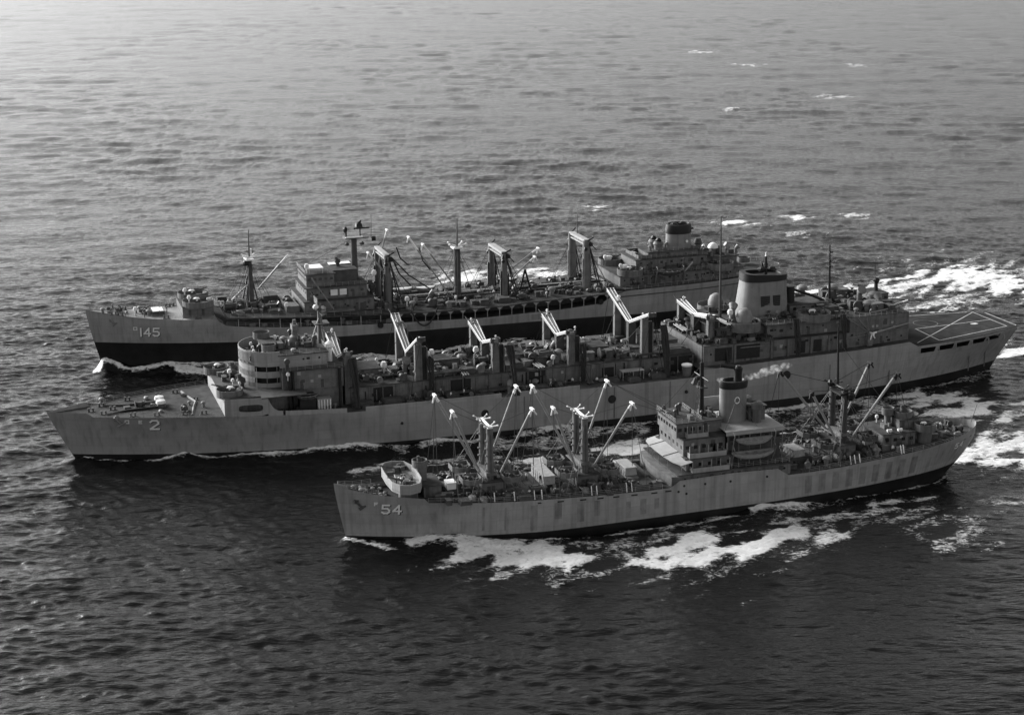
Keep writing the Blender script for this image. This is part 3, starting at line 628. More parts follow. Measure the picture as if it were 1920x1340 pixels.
    # white bottom ends of guys along the rail
    for x in (29.6, 33.5, 37.5, 39, 49.2, 50.3, 56.5, 57.6, 105.5, 106.5, 107.6, 117.2, 117.8):
        z = zm(x); MB().tube((x, H.half(x, z)-.3, z+.2), (x+.15, H.half(x, z)-1.2, z+1.8), .12, .09, 6).build('guy_tackle', 'white_paint', T)
    for x in [16.5+k*5.5 for k in range(9)]+[95+k*5 for k in range(8)]:
        for sg in (1, -1): put('bollard', T, x, sg*(H.half(x, zm(x))-1.), zm(x), 0, .8)
    # hatches with coamings and board covers, winch platforms beside the kingposts
    for x0, x1, w in ((21.5, 27, 3.2), (36, 45.0, 4.2), (54.2, 63.5, 4.2), (93.5, 103, 4), (110.5, 115.2, 3.2)):
        z = zm((x0+x1)/2); b = MB(); b.box(x0, x1, -w, w, z-.3, z+1.1); hc = b.build('hatch_coaming', 'house_dark', T)
        n = int((x1-x0)/1.3)
        for k in range(n):
            xa = x0+.1+(x1-x0-.2)*k/n; MB().box(xa, xa+(x1-x0-.2)/n-.08, -w+.15, w-.15, z+1.1, z+1.25+.03*(k % 2)).build('hatch_board', 'crate_wood' if x0 in (36, 54.2) and k % 5 > 2 else 'deck_grey', hc)
    for x, p in ((26.2, 3.9), (26.2, -3.9), (34.6, 3.9), (34.6, -3.9), (45.9, 3.9), (45.9, -3.9), (54.6, 3.9), (54.6, -3.9), (102.5, 4), (102.5, -4), (112, 4), (112, -4)):
        z = zm(x)+2.9; pl = [(x-1.9, p-2.0), (x+1.9, p-2.0), (x+1.9, p+1.0), (x+.9, p+2.2), (x-.9, p+2.2), (x-1.9, p+1.0)]
        b = MB(); b.prism(pl, z, z+.15); b.wall(pl, z+.15, z+1.05, .1)
        for dx in (-1.5, 1.5): b.tube((x+dx, p, zm(x)), (x+dx, p, z), .15, .15, 6)
        o = b.build('winch_platform', 'house_grey' if x < 90 else 'house_dark', T); put('winch', o, x-.6, p-.6, z+.15, .4, .7); put('winch', o, x+.8, p+.6, z+.15, 1.8, .55); put('rope_heap', o, x+.5, p-1.2, z+.15, 0, .6); put('dark_locker', o, x-1, p+1, z+.15, 1, .6)
    clutter(T, 18, 65, 4.4, 7.8, zm, 44, 21); clutter(T, 18, 65, -7.8, -4.4, zm, 40, 22); clutter(T, 93, 120, 4.2, 7.4, zm, 24, 23); clutter(T, 93, 120, -7.4, -4.2, zm, 24, 24); clutter(T, 22, 27, -2.8, 2.8, lambda x: zm(x)+1.3, 5, 25, s0=.5, s1=.9); clutter(T, 94, 103, -3.5, 3.5, lambda x: zm(x)+1.3, 8, 26, s0=.5, s1=1.); clutter(T, 44, 45, -3.5, 3.5, lambda x: zm(x)+1.3, 3, 27, s0=.5, s1=1.)
    # superstructure
    WN = dict(windows=(10.4, 6))
    house(T, 67.6, 92, 8.9, 6.8, 9.3, 'lower_house', port=9, doors=3, seed=3, roof=.45)
    b = MB(); b.prism([(66.2, -8.6), (65.4, -4), (65.2, 0), (65.4, 4), (66.2, 8.6), (67.6, 8.9), (67.6, -8.9)], 7.0, 9.0); b.build('house_front', 'house_grey', T)
    house(T, 69.8, 80, 7.4, 9.5, 12.0, 'cabin_deck', 'house_grey', windows=(10.3, 5), front=(10.2, 6), doors=2, seed=5, roof=.5)
    for sg in (1, -1):
        for z0, z1, x0, x1, p in ((9.5, 10.5, 70.5, 78.5, 9.1), (12.18, 13.2, 70.3, 78.3, 8.0), (15.9, 16.8, 70.4, 75, 6.3)):
            b = MB(); b.box(x0, x1, min(sg*p, sg*(p-.1)), max(sg*p, sg*(p-.1)), z0, z1); b.box(x0, x0+.1, min(sg*p, sg*(p-1.6)), max(sg*p, sg*(p-1.6)), z0, z1); b.box(x1-.1, x1, min(sg*p, sg*(p-1.6)), max(sg*p, sg*(p-1.6)), z0, z1)
            for k in range(5): xx = x0+(x1-x0)*k/4; b.box(xx-.06, xx+.06, min(sg*p, sg*(p-.12)), max(sg*p, sg*(p-.12)), z1, z1+1.5)
            b.build('bridge_wing_bulwark', 'hull_grey_light', T)
            MB().box(x0-.2, x1+.2, min(sg*(p+.15), sg*(p-2.6)), max(sg*(p+.15), sg*(p-2.6)), z0-.15, z0).build('walkway', 'house_dark', T)
    house(T, 69.6, 78.6, 6.2, 12.2, 15.6, 'officers_deck', windows=(13.6, 5), front=(13.5, 6), doors=2, seed=6)
    house(T, 68.6, 74.2, 5.0, 15.78, 18.6, 'wheelhouse', windows=(17, 4), front=(17.1, 7), doors=1, seed=7)
    rail(T, [(68.4, -5, 18.8), (68.4, 5, 18.8), (74, 5, 18.8), (74, -5, 18.8)], 1.0, 1.2)
    clutter(T, 69, 73.6, -4, 4, 18.8, 6, 31, ['searchlight', 'locker', 'covered_instrument', 'gun_director'], .5, .9)
    # canvas awning over the bridge front, on a frame
    b = MB(); V = []; N = 10
    for k in range(N+1):
        p = -9.2+18.4*k/N; c = 1-(p/9.2)**2; V += [(68.0-1.9*c**.6, p, 11.4+.5*c), (70.4-.9*c, p, 11.9+.6*c)]
    b.add(V, [(2*k, 2*k+1, 2*k+3, 2*k+2) for k in range(N)]); b.add([(x, p, z-.06) for x, p, z in V], [(2*k, 2*k+1, 2*k+3, 2*k+2) for k in range(N)])
    aw = b.build('awning', 'canvas', T)
    for k in range(0, N+1, 2):
        x, p, z = V[2*k]; MB().tube((x, p, z), (x+.3, p*.97, 9.3), .06, .06, 5).build('awning_pole', 'machinery_light', aw)
    for k in (3, 7):
        a, c = V[2*k], V[2*k+1]; MB().tube((a[0], a[1], a[2]+.04), (c[0], c[1], c[2]+.04), .07, .07, 5).build('awning_seam', 'machinery', aw)
    house(T, 79.5, 91, 5.6, 9.48, 16.2, 'engine_casing', 'house_dark', windows=(14.2, 6), doors=3, port=5, seed=9, roof=.2)  # casing colour darkened to carry the shade under the canopy
    MB().box(78.6, 91.3, -6.9, 6.9, 16.4, 16.55).build('canopy', 'canvas', T)
    MB().box(78.6, 91.3, 6.8, 6.95, 15.7, 16.4).build('canopy_skirt', 'canvas', T)
    for k in range(6):
        x = 79+k*2.4
        for p in (6.8, -6.8): MB().tube((x, p, 9.3), (x, p, 16.4), .09, .09, 6).build('canopy_post', 'machinery_light', T)
    rail(T, [(79, 8.8, 9.5), (91.8, 8.8, 9.5)], 1.0); rail(T, [(79, -8.8, 9.5), (91.8, -8.8, 9.5)], 1.0)
    for x in (79.6, 88.6):
        for zt in (13.2, 16.2):
            MB().path([(x, 6.9, 9.4), (x, 8.3, zt-1.5), (x, 8.9, zt), (x, 8.2, zt+.6)], .14, 6).build('davit', 'machinery_light', T)
    # funnel
    b = MB(); b.lathe(83, 0, [(1, 16.4), (1, 23.7)], 22, 2.9, 2.1); fn = b.build('funnel', 'funnel_grey', T, 40)
    MB().lathe(83, 0, [(1.03, 23.7), (1.06, 24.6), (1.02, 25.2), (.8, 25.2), (.7, 24.6)], 22, 2.9, 2.1).build('funnel_cap', 'black_paint', fn, 40)
    b = MB(); b.lathe(84, 0, [(.85, 24.8), (.8, 26.5), (.9, 27.6), (.5, 28.1)], 12); b.tube((84, 0, 27.6), (80.8, -1.5, 28.0), .45, .4, 8); b.build('exhaust_pipe', 'black_paint', fn, 40)
    b = MB()
    for k in range(16):
        t0, t1 = 2*PI*k/16, 2*PI*(k+1)/16
        V = []
        for t in (t0, t1):
            for r in (.42, .6):
                xx = 83+r*math.cos(t); zz = 21.4+r*1.25*math.sin(t); V.append((xx, 2.1*math.sqrt(max(0, 1-((xx-83)/2.9)**2))+.03, zz))
        b.add(V, [(0, 1, 3, 2)])
    b.build('funnel_ring', 'white_paint', fn)
    for p in (2.6, -2.6): MB().lathe(87.2, p, [(.9, 16.5), (.9, 19.2), (1.2, 19.4), (1.2, 20.4), (.5, 20.8)], 10).build('boiler_vent', 'house_grey', T, 40)
    house(T, 86, 89.5, 1.6, 16.5, 19.5, 'vent_house', doors=1)
    # main mast and signal yard, aft topmast
    MB().tube((76.1, 0, 15.6), (76.0, 0, 29.5), .55, .4, 10).build('mast', 'black_paint', T, 40); MB().tube((76, 0, 29.5), (76, 0, 34), .14, .08, 6).build('mast_pole', 'black_paint', T)
    MB().tube((76, -3.6, 26.5), (76, 3.6, 26.5), .12, .12, 6).build('yard', 'black_paint', T)
    b = MB(); b.box(75.2, 77, -.9, .9, 24.2, 24.4); b.tube((74.4, 0, 25.2), (74.6, 0, 26.4), .7, .2, 8); b.build('radar_platform', 'machinery', T)
    house(T, 74.6, 79, 3.5, 15.78, 18.2, 'radio_house', doors=1); clutter(T, 75, 79, -3, 3, 18.4, 6, 33, ['searchlight', 'covered_instrument', 'locker', 'cowl_vent'], .5, .9)
    MB().box(77.5, 83.5, -2.9, -2.7, 18.2, 21.2).build('wind_screen', 'canvas', T)
    MB().tube((107.2, -1, 21.4), (106.8, -1, 34.5), .32, .14, 8).build('topmast', 'black_paint', T, 40)
    b = MB(); b.box(105.6, 108.6, -1.6, 3.4, 20.4, 20.8); b.blob((107.9, 3.6, 20.2), (.9, .8, 1.1), 4); b.blob((106.2, -2.4, 21.6), (.6, .6, .8), 5); b.build('masthead_platform', 'black_paint', T)
    wires(T, [((76, 0, 29), (66, 0, 19)), ((83, 2.1, 22), (86, 5.5, 16.6)), ((83, 2, 22), (79, 5.5, 16.6)), ((106.9, -1, 31), (120, 0, 14))], .05, 'wire', 'aerial')
    wall_gear(T, 68, 91.5, 8.9, 7.2, 9.2, 12, 321); wall_gear(T, 70, 79, 6.2, 12.3, 15.5, 8, 322); wall_gear(T, 80, 91, 5.6, 9.6, 16, 16, 323); wall_gear(T, 116, 122.5, 4.3, 8.2, 11.1, 6, 324)
    # after house, gun tubs, stern gear
    house(T, 115.5, 123, 4.3, 8.1, 11.2, 'after_house', doors=2, windows=(9.6, 4), seed=11); house(T, 120.5, 124.5, 2.0, 11.38, 13.2, 'director_house', doors=1)
    gun_tub(T, 122.4, 0, 13.6, 1.9, 1.1, 0, gun=False); put('gun_director', T, 122.4, 0, 13.6, 0, .8)
    for sg in (1, -1):
        gun_tub(T, 125.6, 3.6*sg, 11.6, 2.25, 1.1, -.3*sg); MB().lathe(125.6, 3.6*sg, [(1.5, 8.5), (1.5, 11.1)], 12).build('tub_support', 'house_grey', T, 40)
    gun_tub(T, 119.6, -1.5, 14.2, 1.3, 1., gun=False); MB().lathe(119.6, -1.5, [(.7, 11.3), (.7, 13.8)], 10).build('tub_support', 'house_grey', T)
    clutter(T, 127, 136, -4, 4, 9.0, 12, 35, ['winch', 'dark_locker', 'rope_heap', 'bollard', 'mushroom_vent'], .6, 1.)
    clutter(T, 116, 120, -3.6, 3.6, 11.4, 6, 36, None or ['locker', 'rope_heap', 'life_raft', 'covered_instrument'], .6, .9)
    MB().tube((139, 0, 10.4), (140.2, 0, 14.2), .07, .05, 5).build('flagstaff', 'machinery', T)
    return T, H, zm
SHIP54, HULL54, Z54 = ship54()
# =================================================================== SHIP 2 (middle, fast combat support ship)
def oblong_plate(H, root, x0, x1, zlo, zhi, hx0, hx1, hz0, hz1, sg, name, m, t=.12):
    """side plating with one rounded opening through it"""
    def pt(x, z, k): h = H.half(x, min(z, 11.2))+(z-11.2)*.04; return (x, sg*(h-k*t), z)
    N = 24; cx, cz = (hx0+hx1)/2, (hz0+hz1)/2; a, c = (hx1-hx0)/2, (hz1-hz0)/2
    inner, outer = [], []
    for k in range(N):
        t_ = 2*PI*(k+.5)/N; ct, st = math.cos(t_), math.sin(t_)
        e = 4.; r = (abs(ct)**e+abs(st)**e)**(-1/e); inner.append((cx+a*ct*r, cz+c*st*r))
        dx, dz = ct*a, st*c; f = min(((x1-cx) if dx > 0 else (cx-x0))/max(abs(dx), 1e-6), ((zhi-cz) if dz > 0 else (cz-zlo))/max(abs(dz), 1e-6)); outer.append((cx+dx*f, cz+dz*f))
    b = MB(); V = []
    for k_ in (0, 1):
        V += [pt(x, z, k_) for x, z in outer]+[pt(x, z, k_) for x, z in inner]
    F = []
    for k in range(N):
        j = (k+1) % N
        F += [(k, j, N+j, N+k), (2*N+k, 3*N+k, 3*N+j, 2*N+j), (N+k, N+j, 3*N+j, 3*N+k)]
    b.add(V, F)
    for x, z in ((x0, zlo), (x1, zlo), (x1, zhi), (x0, zhi)):
        near = sorted(outer, key=lambda q: (q[0]-x)**2+(q[1]-z)**2)[:2]
        b.add([pt(x, z, 0), pt(*near[0], 0), pt(*near[1], 0)], [(0, 1, 2)])
    return b.build(name, m, root)
def wing_frame(T, x, zi, yo, zo, w0, w1, post_p, zb, pale=True):
    """butterfly transfer frame: centre post, kingpost each side and a wing rising outboard from the centre"""
    b = MB(); b.box(x-.75, x+.75, -.7, .7, zb, zi); b.box(x+.8, x+1.3, -.4, .4, zb, zi-.6); b.build('centre_post', 'house_dark', T)
    for sg in (1, -1):
        b = MB(); V = []
        for y, z, w in ((0, zi, w0), (yo, zo, w1)):
            for dz in (0, -.55):
                for s in (-1, 1): V.append((x+s*w/2, sg*y, z+dz))
        b.add(V, [(0, 1, 5, 4), (2, 6, 7, 3), (0, 4, 6, 2), (1, 3, 7, 5), (4, 5, 7, 6), (0, 2, 3, 1)])
        wg = b.build('transfer_wing', 'canvas' if pale else 'house_grey', T)
        r = MB()
        for s in (-1, 0, 1): r.tube((x+s*w0*.45, 0, zi+.1), (x+s*w1*.45, sg*yo, zo+.1), .12, .12, 5)
        r.build('wing_rail', 'canvas_white', wg)
        r = MB(); r.tube((x-w1*.4, sg*yo, zo), (x-w1*.6, sg*(yo+1.4), zo+.9), .14, .1, 6); r.box(x-w1*.5, x+w1*.5, sg*yo-.25, sg*yo+.25, zo-.9, zo+.1); r.build('wing_sheave', 'machinery', wg)
        zt = zi+(zo-zi)*min(1, post_p/yo)-.5
        k = MB(); k.box(x-.85, x+.85, sg*post_p-.65, sg*post_p+.65, zb-3, zt, .05, .05); kp = k.build('kingpost', 'house_grey', T)
        MB().box(x+.86, x+1.9, sg*post_p-.5, sg*post_p+.5, zb-3, zt-.8).build('elevator_guide', 'opening_dark', kp)
        MB().box(x+1.9, x+2.2, sg*post_p-.5, sg*post_p+.5, zb-3, zt-1.2).build('guide_rail', 'house_grey', kp)
        MB().box(x-.5, x+.5, sg*post_p-1.1, sg*post_p+1.1, zt-.1, zt+.5).build('kingpost_head', 'machinery_light', kp)
        for _ in range(3): put(rnd.choice(['covered_instrument', 'rope_heap']), kp, x+rnd.uniform(-.6, 1.2), sg*post_p+rnd.uniform(-.6, .6), zt+.4, 0, rnd.uniform(.4, .7))
def hose_bundle(T, x, p0, z0, p1, z1, n, seed, zmid=None, spread=1.6):
    """black fuel hoses hanging in a bunch from a transfer wing"""
    q = random.Random(seed)
    for k in range(n):
        xx = x+(k-(n-1)/2)*spread/n; sag = q.uniform(.2, .9)
        pts = [(xx, p0+q.uniform(-.2, .2), z0)]
        for t in (.15, .3, .5, .7, .85, 1): pts.append((xx+q.uniform(-.15, .15)+(x-xx)*t*.5, p0+(p1-p0)*t+sag*math.sin(PI*t), z0+(z1-z0)*t))
        MB().path(pts, .24, 6).build('fuel_hose', 'rope_dark', T)
def ship2():
    T = ship('support_ship', F_SHIPS[1][0], F_SHIPS[1][1], 'longest grey ship, white 2 on its bow, tall bridge and stern helicopter deck')
    top = [(0, 12.3), (8.2, 12.4), (9.3, 11.5), (27, 11.5), (37, 11.3), (48, 10.9), (64, 10.2), (80, 10.0), (147, 10.0), (149.5, 11.6), (164, 12.0), (190, 12.6), (205, 13.3), (207.4, 11.95), (241.7, 12.0)]
    H = Hull(T, 241.7, 16.3, top, 5.8, 12.4, 11.5, [(0, 2.1), (60, 2.2), (120, 1.9), (190, 2.4), (241.7, 2.2)], lf=(.36, .27), transom=(.18, .45), over=4.5, stem_pow=1.1)
    ops = [(208.4, 212.9), (214.1, 218.7), (219.6, 223.9), (225.0, 229.6), (230.6, 235.2)]
    h = H.build(['hull_grey', 'boot_black'], holes=[(a, b, (11, 12)) for a, b in ops], nz=14, extra_x=[v for o in ops for v in o])
    H.glyphs('2', 21.35, 8.5, 2.2, 1.75, .5, .42, obj=h); H.glyphs('O', 16.15, 10.0, .75, .75, .4, .17, 'hull_letter', shadow=False, obj=h); H.glyphs('E', 19.0, 10.0, .7, .6, .4, .16, 'hull_letter', shadow=False, obj=h)
    zf = lambda x: interp([(0, 11.9), (9, 11.35), (37, 11.15), (48, 10.8), (64, 10.05), (80, 9.85), (205, 9.85)], x)
    H.deck(1.2, 206.5, zf, inset=.1); H.deck(206, 241.4, 12.06, inset=.05, thick=.35, name='flight_deck', mats='flight_deck'); H.deck(206, 240, 8.0, name='fantail_deck', inset=.3)
    H.deck(149.5, 206.2, lambda x: interp([(149.5, 11.4), (164, 11.8), (190, 12.4), (205, 13.1)], x), name='aft_deck')
    for a, b in ops:      # rims of the fantail openings
        for sg in (1, -1):
            r = MB()
            for x0_, x1_ in ((a-.12, a), (b, b+.12)):
                r.box(x0_, x1_, sg*H.half(a, 11)-.1, sg*H.half(a, 11)+.05, 9.85, 11.3)
            r.build('opening_rim', 'hull_grey', h)
    # fenders and stains on the side
    for x, z, r in ((95.5, 6.6, 1.0), (126.5, 6.8, 1.1), (147.4, 9.0, .9), (171.5, 8.2, 1.2), (145.3, 6.7, .45), (76, 6.4, .35), (111, 4.2, .4)):
        b = MB(); y = H.half(x, z)
        b.tube((x, y-.1, z), (x, y+.28, z), r, r*.75, 14); b.build('hull_recess_cover', 'opening_dark', h, 30)
    for x in (104.8, 126.9, 141, 160, 183, 200, 226, 232): MB().box(x, x+.28, H.half(x, 6)-.1, H.half(x, 6)+.07, 2.2, 9.7).build('rubbing_strake', 'house_grey', h)
    # low bulwarks
    for a, b in ((50, 63.6), (67.8, 99.5), (104, 118.5)): H.plate(a, b, lambda x: interp(top, x)-.02, lambda x: interp(top, x)+1.0, 'bulwark', 'hull_grey_light')  # lighter grey: light on the upright plating put into the colour
    # bow: bulwark fittings, anchor and chain, guards
    b = MB(); x, z = 14.3, 10.6; y = H.half(x, z); b.tube((x-.4, y+.3, z+.9), (x+.8, y+.4, z-.6), .25); b.tube((x+.2, y+.4, z-1.2), (x+2.0, y+.5, z-.4), .3, .2); b.blob((x+.1, y+.2, z+.6), (.7, .4, .7), 2); b.build('anchor', 'machinery_light', T, 40)
    b = MB(); b.tube((7.5, -1.2, 6.3), (5.9, -2.6, 5.6), .5, .35, 8); b.box(5.4, 6.6, -3.2, -2.4, 5.2, 5.9); b.build('anchor', 'machinery', T)
    for p in (2.2, -2.2): MB().path([(12.6, p*1.6, 11.4), (17, p, 11.5), (25, p*.9, 11.6)], .28, 6).build('anchor_chain', 'opening_dark' if p > 0 else 'machinery', T)
    for x, p in ((9.5, 0), (12, 3), (12, -3.2), (18, 6.2), (18, -6.2), (23, 7.6), (29, 8.8), (29, -8.8), (33, 9.6), (25, -7), (14.2, 0)): put('bollard', T, x, p, zf(x))
    for p in (1.6, -1.6):
        b = MB(); b.lathe(24.6, p, [(1.0, 11.35), (.8, 12.2), (1.1, 12.3)], 12); b.build('windlass', 'machinery', T, 40); MB().lathe(24.6, p, [(1.12, 12.3), (1.0, 12.9), (.3, 13.1)], 12).build('windlass_cover', 'canvas_white', T, 40)
    for ln in H.side_line([(10, 11.5), (20, 11.5), (27, 11.5), (36.5, 11.3)], -.2): rail(T, ln, 1., 2.2)
    clutter(T, 12, 34, -6, 6, zf, 12, 51, ['mushroom_vent', 'small_hatch', 'bollard', 'rope_heap', 'winch'], .5, .9)
    MB().path([(30.5, -9.5, 11.2), (31.5, -4, 11.3), (32.5, 0, 11.3), (31.5, 4, 11.3), (30.5, 9.5, 11.2)], .3, 4).build('breakwater', 'house_grey', T)
    # forward house: side plating with openings
    for sg in (1, -1):
        oblong_plate(H, T, 37.1, 46.3, 11.1, 15.2, 40.0, 45.2, 12.1, 13.7, sg, 'side_plating', 'hull_grey_light')
        b = MB(); V = []
        prof = [(46.3, 15.2), (46.3, 11.0)]
        for k in range(9): t = k/8; V += [(46.3+3.2*t, sg*(H.half(46.3+3.2*t, 11)), 10.9), (46.3+3.2*t, sg*(H.half(46.3+3.2*t, 11)), 11.9+3.2*(1-t)**3)]
        b.add(V, [(2*k, 2*k+1, 2*k+3, 2*k+2) for k in range(8)]); V2 = [(x, p-sg*.12, z) for x, p, z in V]; b.add(V2, [(2*k, 2*k+1, 2*k+3, 2*k+2) for k in range(8)]); b.build('side_plating', 'hull_grey_light', T)
        MB().box(45, 55, min(sg*10.5, sg*(H.half(48, 11)+.1)), max(sg*10.5, sg*(H.half(48, 11)+.1)), 15.0, 15.2).build('gallery_deck', 'house_dark', T)
    b = MB(); b.prism([(37.2, -12.6), (37.0, -6), (37.0, 6), (37.2, 12.6), (38, 13.4), (52, 13.4), (52, -13.4), (38, -13.4)], 14.9, 15.15); b.build('gun_deck', 'house_dark', T)
    house(T, 40.5, 64, 10.2, 9.9, 14.85, 'lower_house', roof=0, doors=3, seed=12)
    b = MB(); b.box(37.1, 37.3, -12.8, 12.8, 11.0, 14.9); b.build('house_front', 'hull_grey_light', T)
    for sg in (1, -1):
        gun_tub(T, 38.8, 9.8*sg, 15.4, 2.9, 1.1, PI-.3*sg, drop=.6)
        put('gun_director', T, 42.2, 5.2*sg, 15.1, 0, 1.1)
    put('tarpaulin_heap', T, 41.2, -4.2, 15.2, 0, 1.6); clutter(T, 38.2, 43, -8, 11, 15.15, 12, 53, ['covered_instrument', 'dark_locker', 'locker', 'tarpaulin_heap'], .7, 1.2)
    # bridge tower, D shaped in plan: core, solid front and open side galleries
    def D(xf, xb, w, xr, n=15): return [(xb, -w)]+[(xr-(xr-xf)*math.cos(-PI/2+PI*k/(n-1)), w*math.sin(-PI/2+PI*k/(n-1))) for k in range(n)]+[(xb, w)]
    MB().prism(D(44.2, 50.5, 6.4, 48.5), 14.9, 21.2).build('bridge_core', 'opening_dark', T)  # near-black core: shade inside the open galleries put into its colour
    out = D(42.7, 50.6, 8.0, 49.2)
    for z0, z1 in ((15.15, 16.15), (17.45, 18.8), (20.05, 23.3)):
        b = MB(); b.wall(out, z0, z1, .15, False); b.prism(D(42.9, 50.5, 7.85, 49.1), z0-.15, z0); b.build('bridge_gallery', 'hull_grey_light', T, 30)
    fr = [q for q in out if q[0] < 45.6]
    b = MB(); b.wall(fr, 15.15, 22.9, .3, False); fo = b.build('bridge_front', 'hull_grey_light', T, 30)
    for k in range(7):
        q = fr[min(len(fr)-1, 1+k*(len(fr)-2)//7)]
        a = math.atan2(q[1], q[0]-49.2)
        for z in (20.6,): put('porthole', fo, q[0]-.02, q[1]*1.01, z, PI/2-a*0, .7)
    for k in range(3):
        x = 45.2+k*2.3
        for sg in (1, -1): MB().box(x, x+.12, sg*7.7-.06, sg*7.7+.06, 15.1, 20.1).build('gallery_post', 'hull_grey_light', T)
    b = MB(); b.prism(D(43, 50.4, 7.7, 49.1), 21.0, 21.15); b.build('open_bridge_deck', 'deck_grey', T)
    clutter(T, 44.6, 49.8, -5.5, 5.5, 21.15, 13, 55, ['searchlight', 'dark_locker', 'locker', 'covered_instrument'], .6, 1.)
    house(T, 47.6, 50.5, 2.4, 21.15, 23.8, 'pilot_box', doors=1)
    gun_tub(T, 48.6, -3.8, 24.2, 1.9, 1., gun=False); gun_tub(T, 49.0, 3.2, 23.0, 1.6, 1., gun=False)
    house(T, 50.5, 61.3, 7.8, 19.4, 22.2, 'upper_house', windows=None, port=3, doors=0, roof=.35, m='hull_grey_light')
    house(T, 50.5, 64.2, 10.8, 14.86, 19.2, 'mid_house', doors=2, seed=13, roof=.25, m='house_grey')
    rail(T, [(50.6, 7.8, 22.4), (61.2, 7.8, 22.4)], 1.0, 1.5); rail(T, [(61.5, -7.8, 22.4), (61.5, 7.8, 22.4)], 1.0, 1.5); rail(T, [(50.6, 10.8, 19.4), (64, 10.8, 19.4)], 1.0, 1.5)
    clutter(T, 51.5, 60.5, -6.5, 6.5, 22.4, 16, 57, ['locker', 'mushroom_vent', 'covered_instrument', 'searchlight', 'dark_locker', 'rope_heap'], .6, 1.2)
    b = MB(); b.lathe(62.3, 5.5, [(.6, 19.3), (.6, 22.4), (1.1, 22.8), (1.0, 23.6), (.3, 24.1)], 12); b.build('signal_drum', 'white_paint', T, 40)
    # deck-level gear under the mid house on the port side
    MB().box(53.6, 57.2, 10.9, 13.8, 10.2, 14.2).build('bay_shade_block', 'opening_dark', T); MB().box(57.6, 60.8, 11.0, 13.2, 10.2, 13.0).build('cargo_rack', 'hull_grey_light', T)  # bay block is solid; shade of the opening put into its colour
    for k in range(5): MB().box(57.8+k*.65, 58.0+k*.65, 13.2, 13.35, 10.2, 12.8).build('rack_bar', 'white_paint', T)
    for x in (51.6, 52.5, 63.0): MB().box(x, x+.45, 10.9, 11.8, 10.2, 19.4).build('vertical_trunk', 'black_paint', T)
    put('covered_instrument', T, 51.6, 11.6, 17.5, 0, 1.0); put('searchlight', T, 51.6, 10.9, 19.4, 0, 1.2)
    clutter(T, 50, 63, 11.5, 13.6, 10.1, 8, 59)
    # tripod mast with radars, forward director mast
    b = MB(); b.tube((61.5, 0, 22.3), (61.5, 0, 31.5), .7, .45, 10); b.build('mast', 'house_grey', T, 40)
    for a, c in (((58.5, 2.6, 22.3), (61.4, .1, 28.5)), ((61.9, 3.2, 22.3), (61.5, .2, 28.5)), ((60, -3, 22.3), (61.4, -.2, 28.5))): MB().tube(a, c, .22, .18, 7).build('mast_leg', 'machinery_light', T)
    b = MB(); b.box(60, 63.4, -1.8, 1.8, 27.0, 27.2); b.box(60.6, 62.6, -1.2, 1.2, 30.2, 30.4); b.build('mast_platform', 'machinery', T)
    b = MB(); b.box(60.7, 60.9, -1.9, 1.9, 31.6, 33.0); b.tube((61.5, 0, 31.3), (60.9, 0, 32.2), .2); b.build('radar', 'machinery', T)
    MB().blob((60.6, .4, 30.9), (.7, .7, .6), 3, 8, .05).build('radome', 'white_paint', T, 60); MB().tube((61.5, -3.4, 29.4), (61.5, 3.4, 29.4), .1, .1, 5).build('yard', 'machinery', T)
    b = MB(); b.lathe(55.6, 0, [(1.4, 22.3), (1.2, 24.4), (.7, 24.8), (.7, 26.2)], 12); b.box(54.9, 56.3, -1.2, 1.2, 26.0, 27.2); b.tube((55.6, 0, 27), (55.6, 0, 28.3), .5, .4, 8); b.build('fire_director', 'house_grey', T, 40)
    # cargo deckhouse amidships with doors, and its gear
    ch = MB(); ch.box(66, 150, -9.6, 9.6, 9.6, 13.75); ch.cur = 1; ch.box(65.8, 150.2, -9.85, 9.85, 13.752, 13.95); cho = ch.build('cargo_house', ['house_grey', 'deck_grey'], T)
    for x0, x1, z1 in ((71.2, 75.4, 13.3), (89.4, 94.2, 13.3), (107.5, 112.4, 13.5), (144.0, 149.6, 13.6), (126.5, 129.5, 12.6)):
        for p in (9.6, -9.6): MB().box(x0, x1, p-.06, p+.06, 9.9, z1).build('cargo_door', 'opening_dark', cho)
    for k in range(26):
        x = 67+k*3.15
        MB().box(x, x+.16, 9.6, 9.85, 9.9, 13.74).build('wall_stiffener', 'house_grey', cho)
    b = MB(); b.box(130.5, 136, 10.6, 12.8, 11.9, 12.1); 
    for x in (130.6, 133.2, 135.8): b.box(x, x+.12, 12.6, 12.75, 9.9, 11.9); b.box(x, x+.12, 10.7, 10.85, 9.9, 11.9)
    b.build('work_table', 'canvas', T)
    MB().lathe(146.6, 13.4, [(1.0, 9.9), (1.2, 12.2)], 12).build('mooring_drum', 'house_grey', T, 40); MB().lathe(146.6, 13.4, [(1.25, 12.2), (1.3, 12.55), (.9, 12.7)], 12).build('drum_cover', 'canvas_white', T, 40)
    clutter(T, 66, 148, 10.4, 13.6, zf, 34, 61); clutter(T, 66, 148, -13.6, -10.4, zf, 24, 62)
    clutter(T, 67, 149, -8.6, 8.6, 13.95, 190, 63, KINDS+['covered_instrument', 'hose_reel', 'pipe_manifold'], .8, 1.8)
    for x in (72, 91, 109.5, 128, 146): house(T, x-2.5, x+2.5, 3.4, 13.95, 15.9, 'winch_house', doors=1, seed=int(x), roof=.15)
    b = MB(); b.lathe(124.2, 1.0, [(1.9, 13.9), (1.9, 16.4), (1.2, 17.2)], 14); b.build('tank', 'house_grey', T, 30)
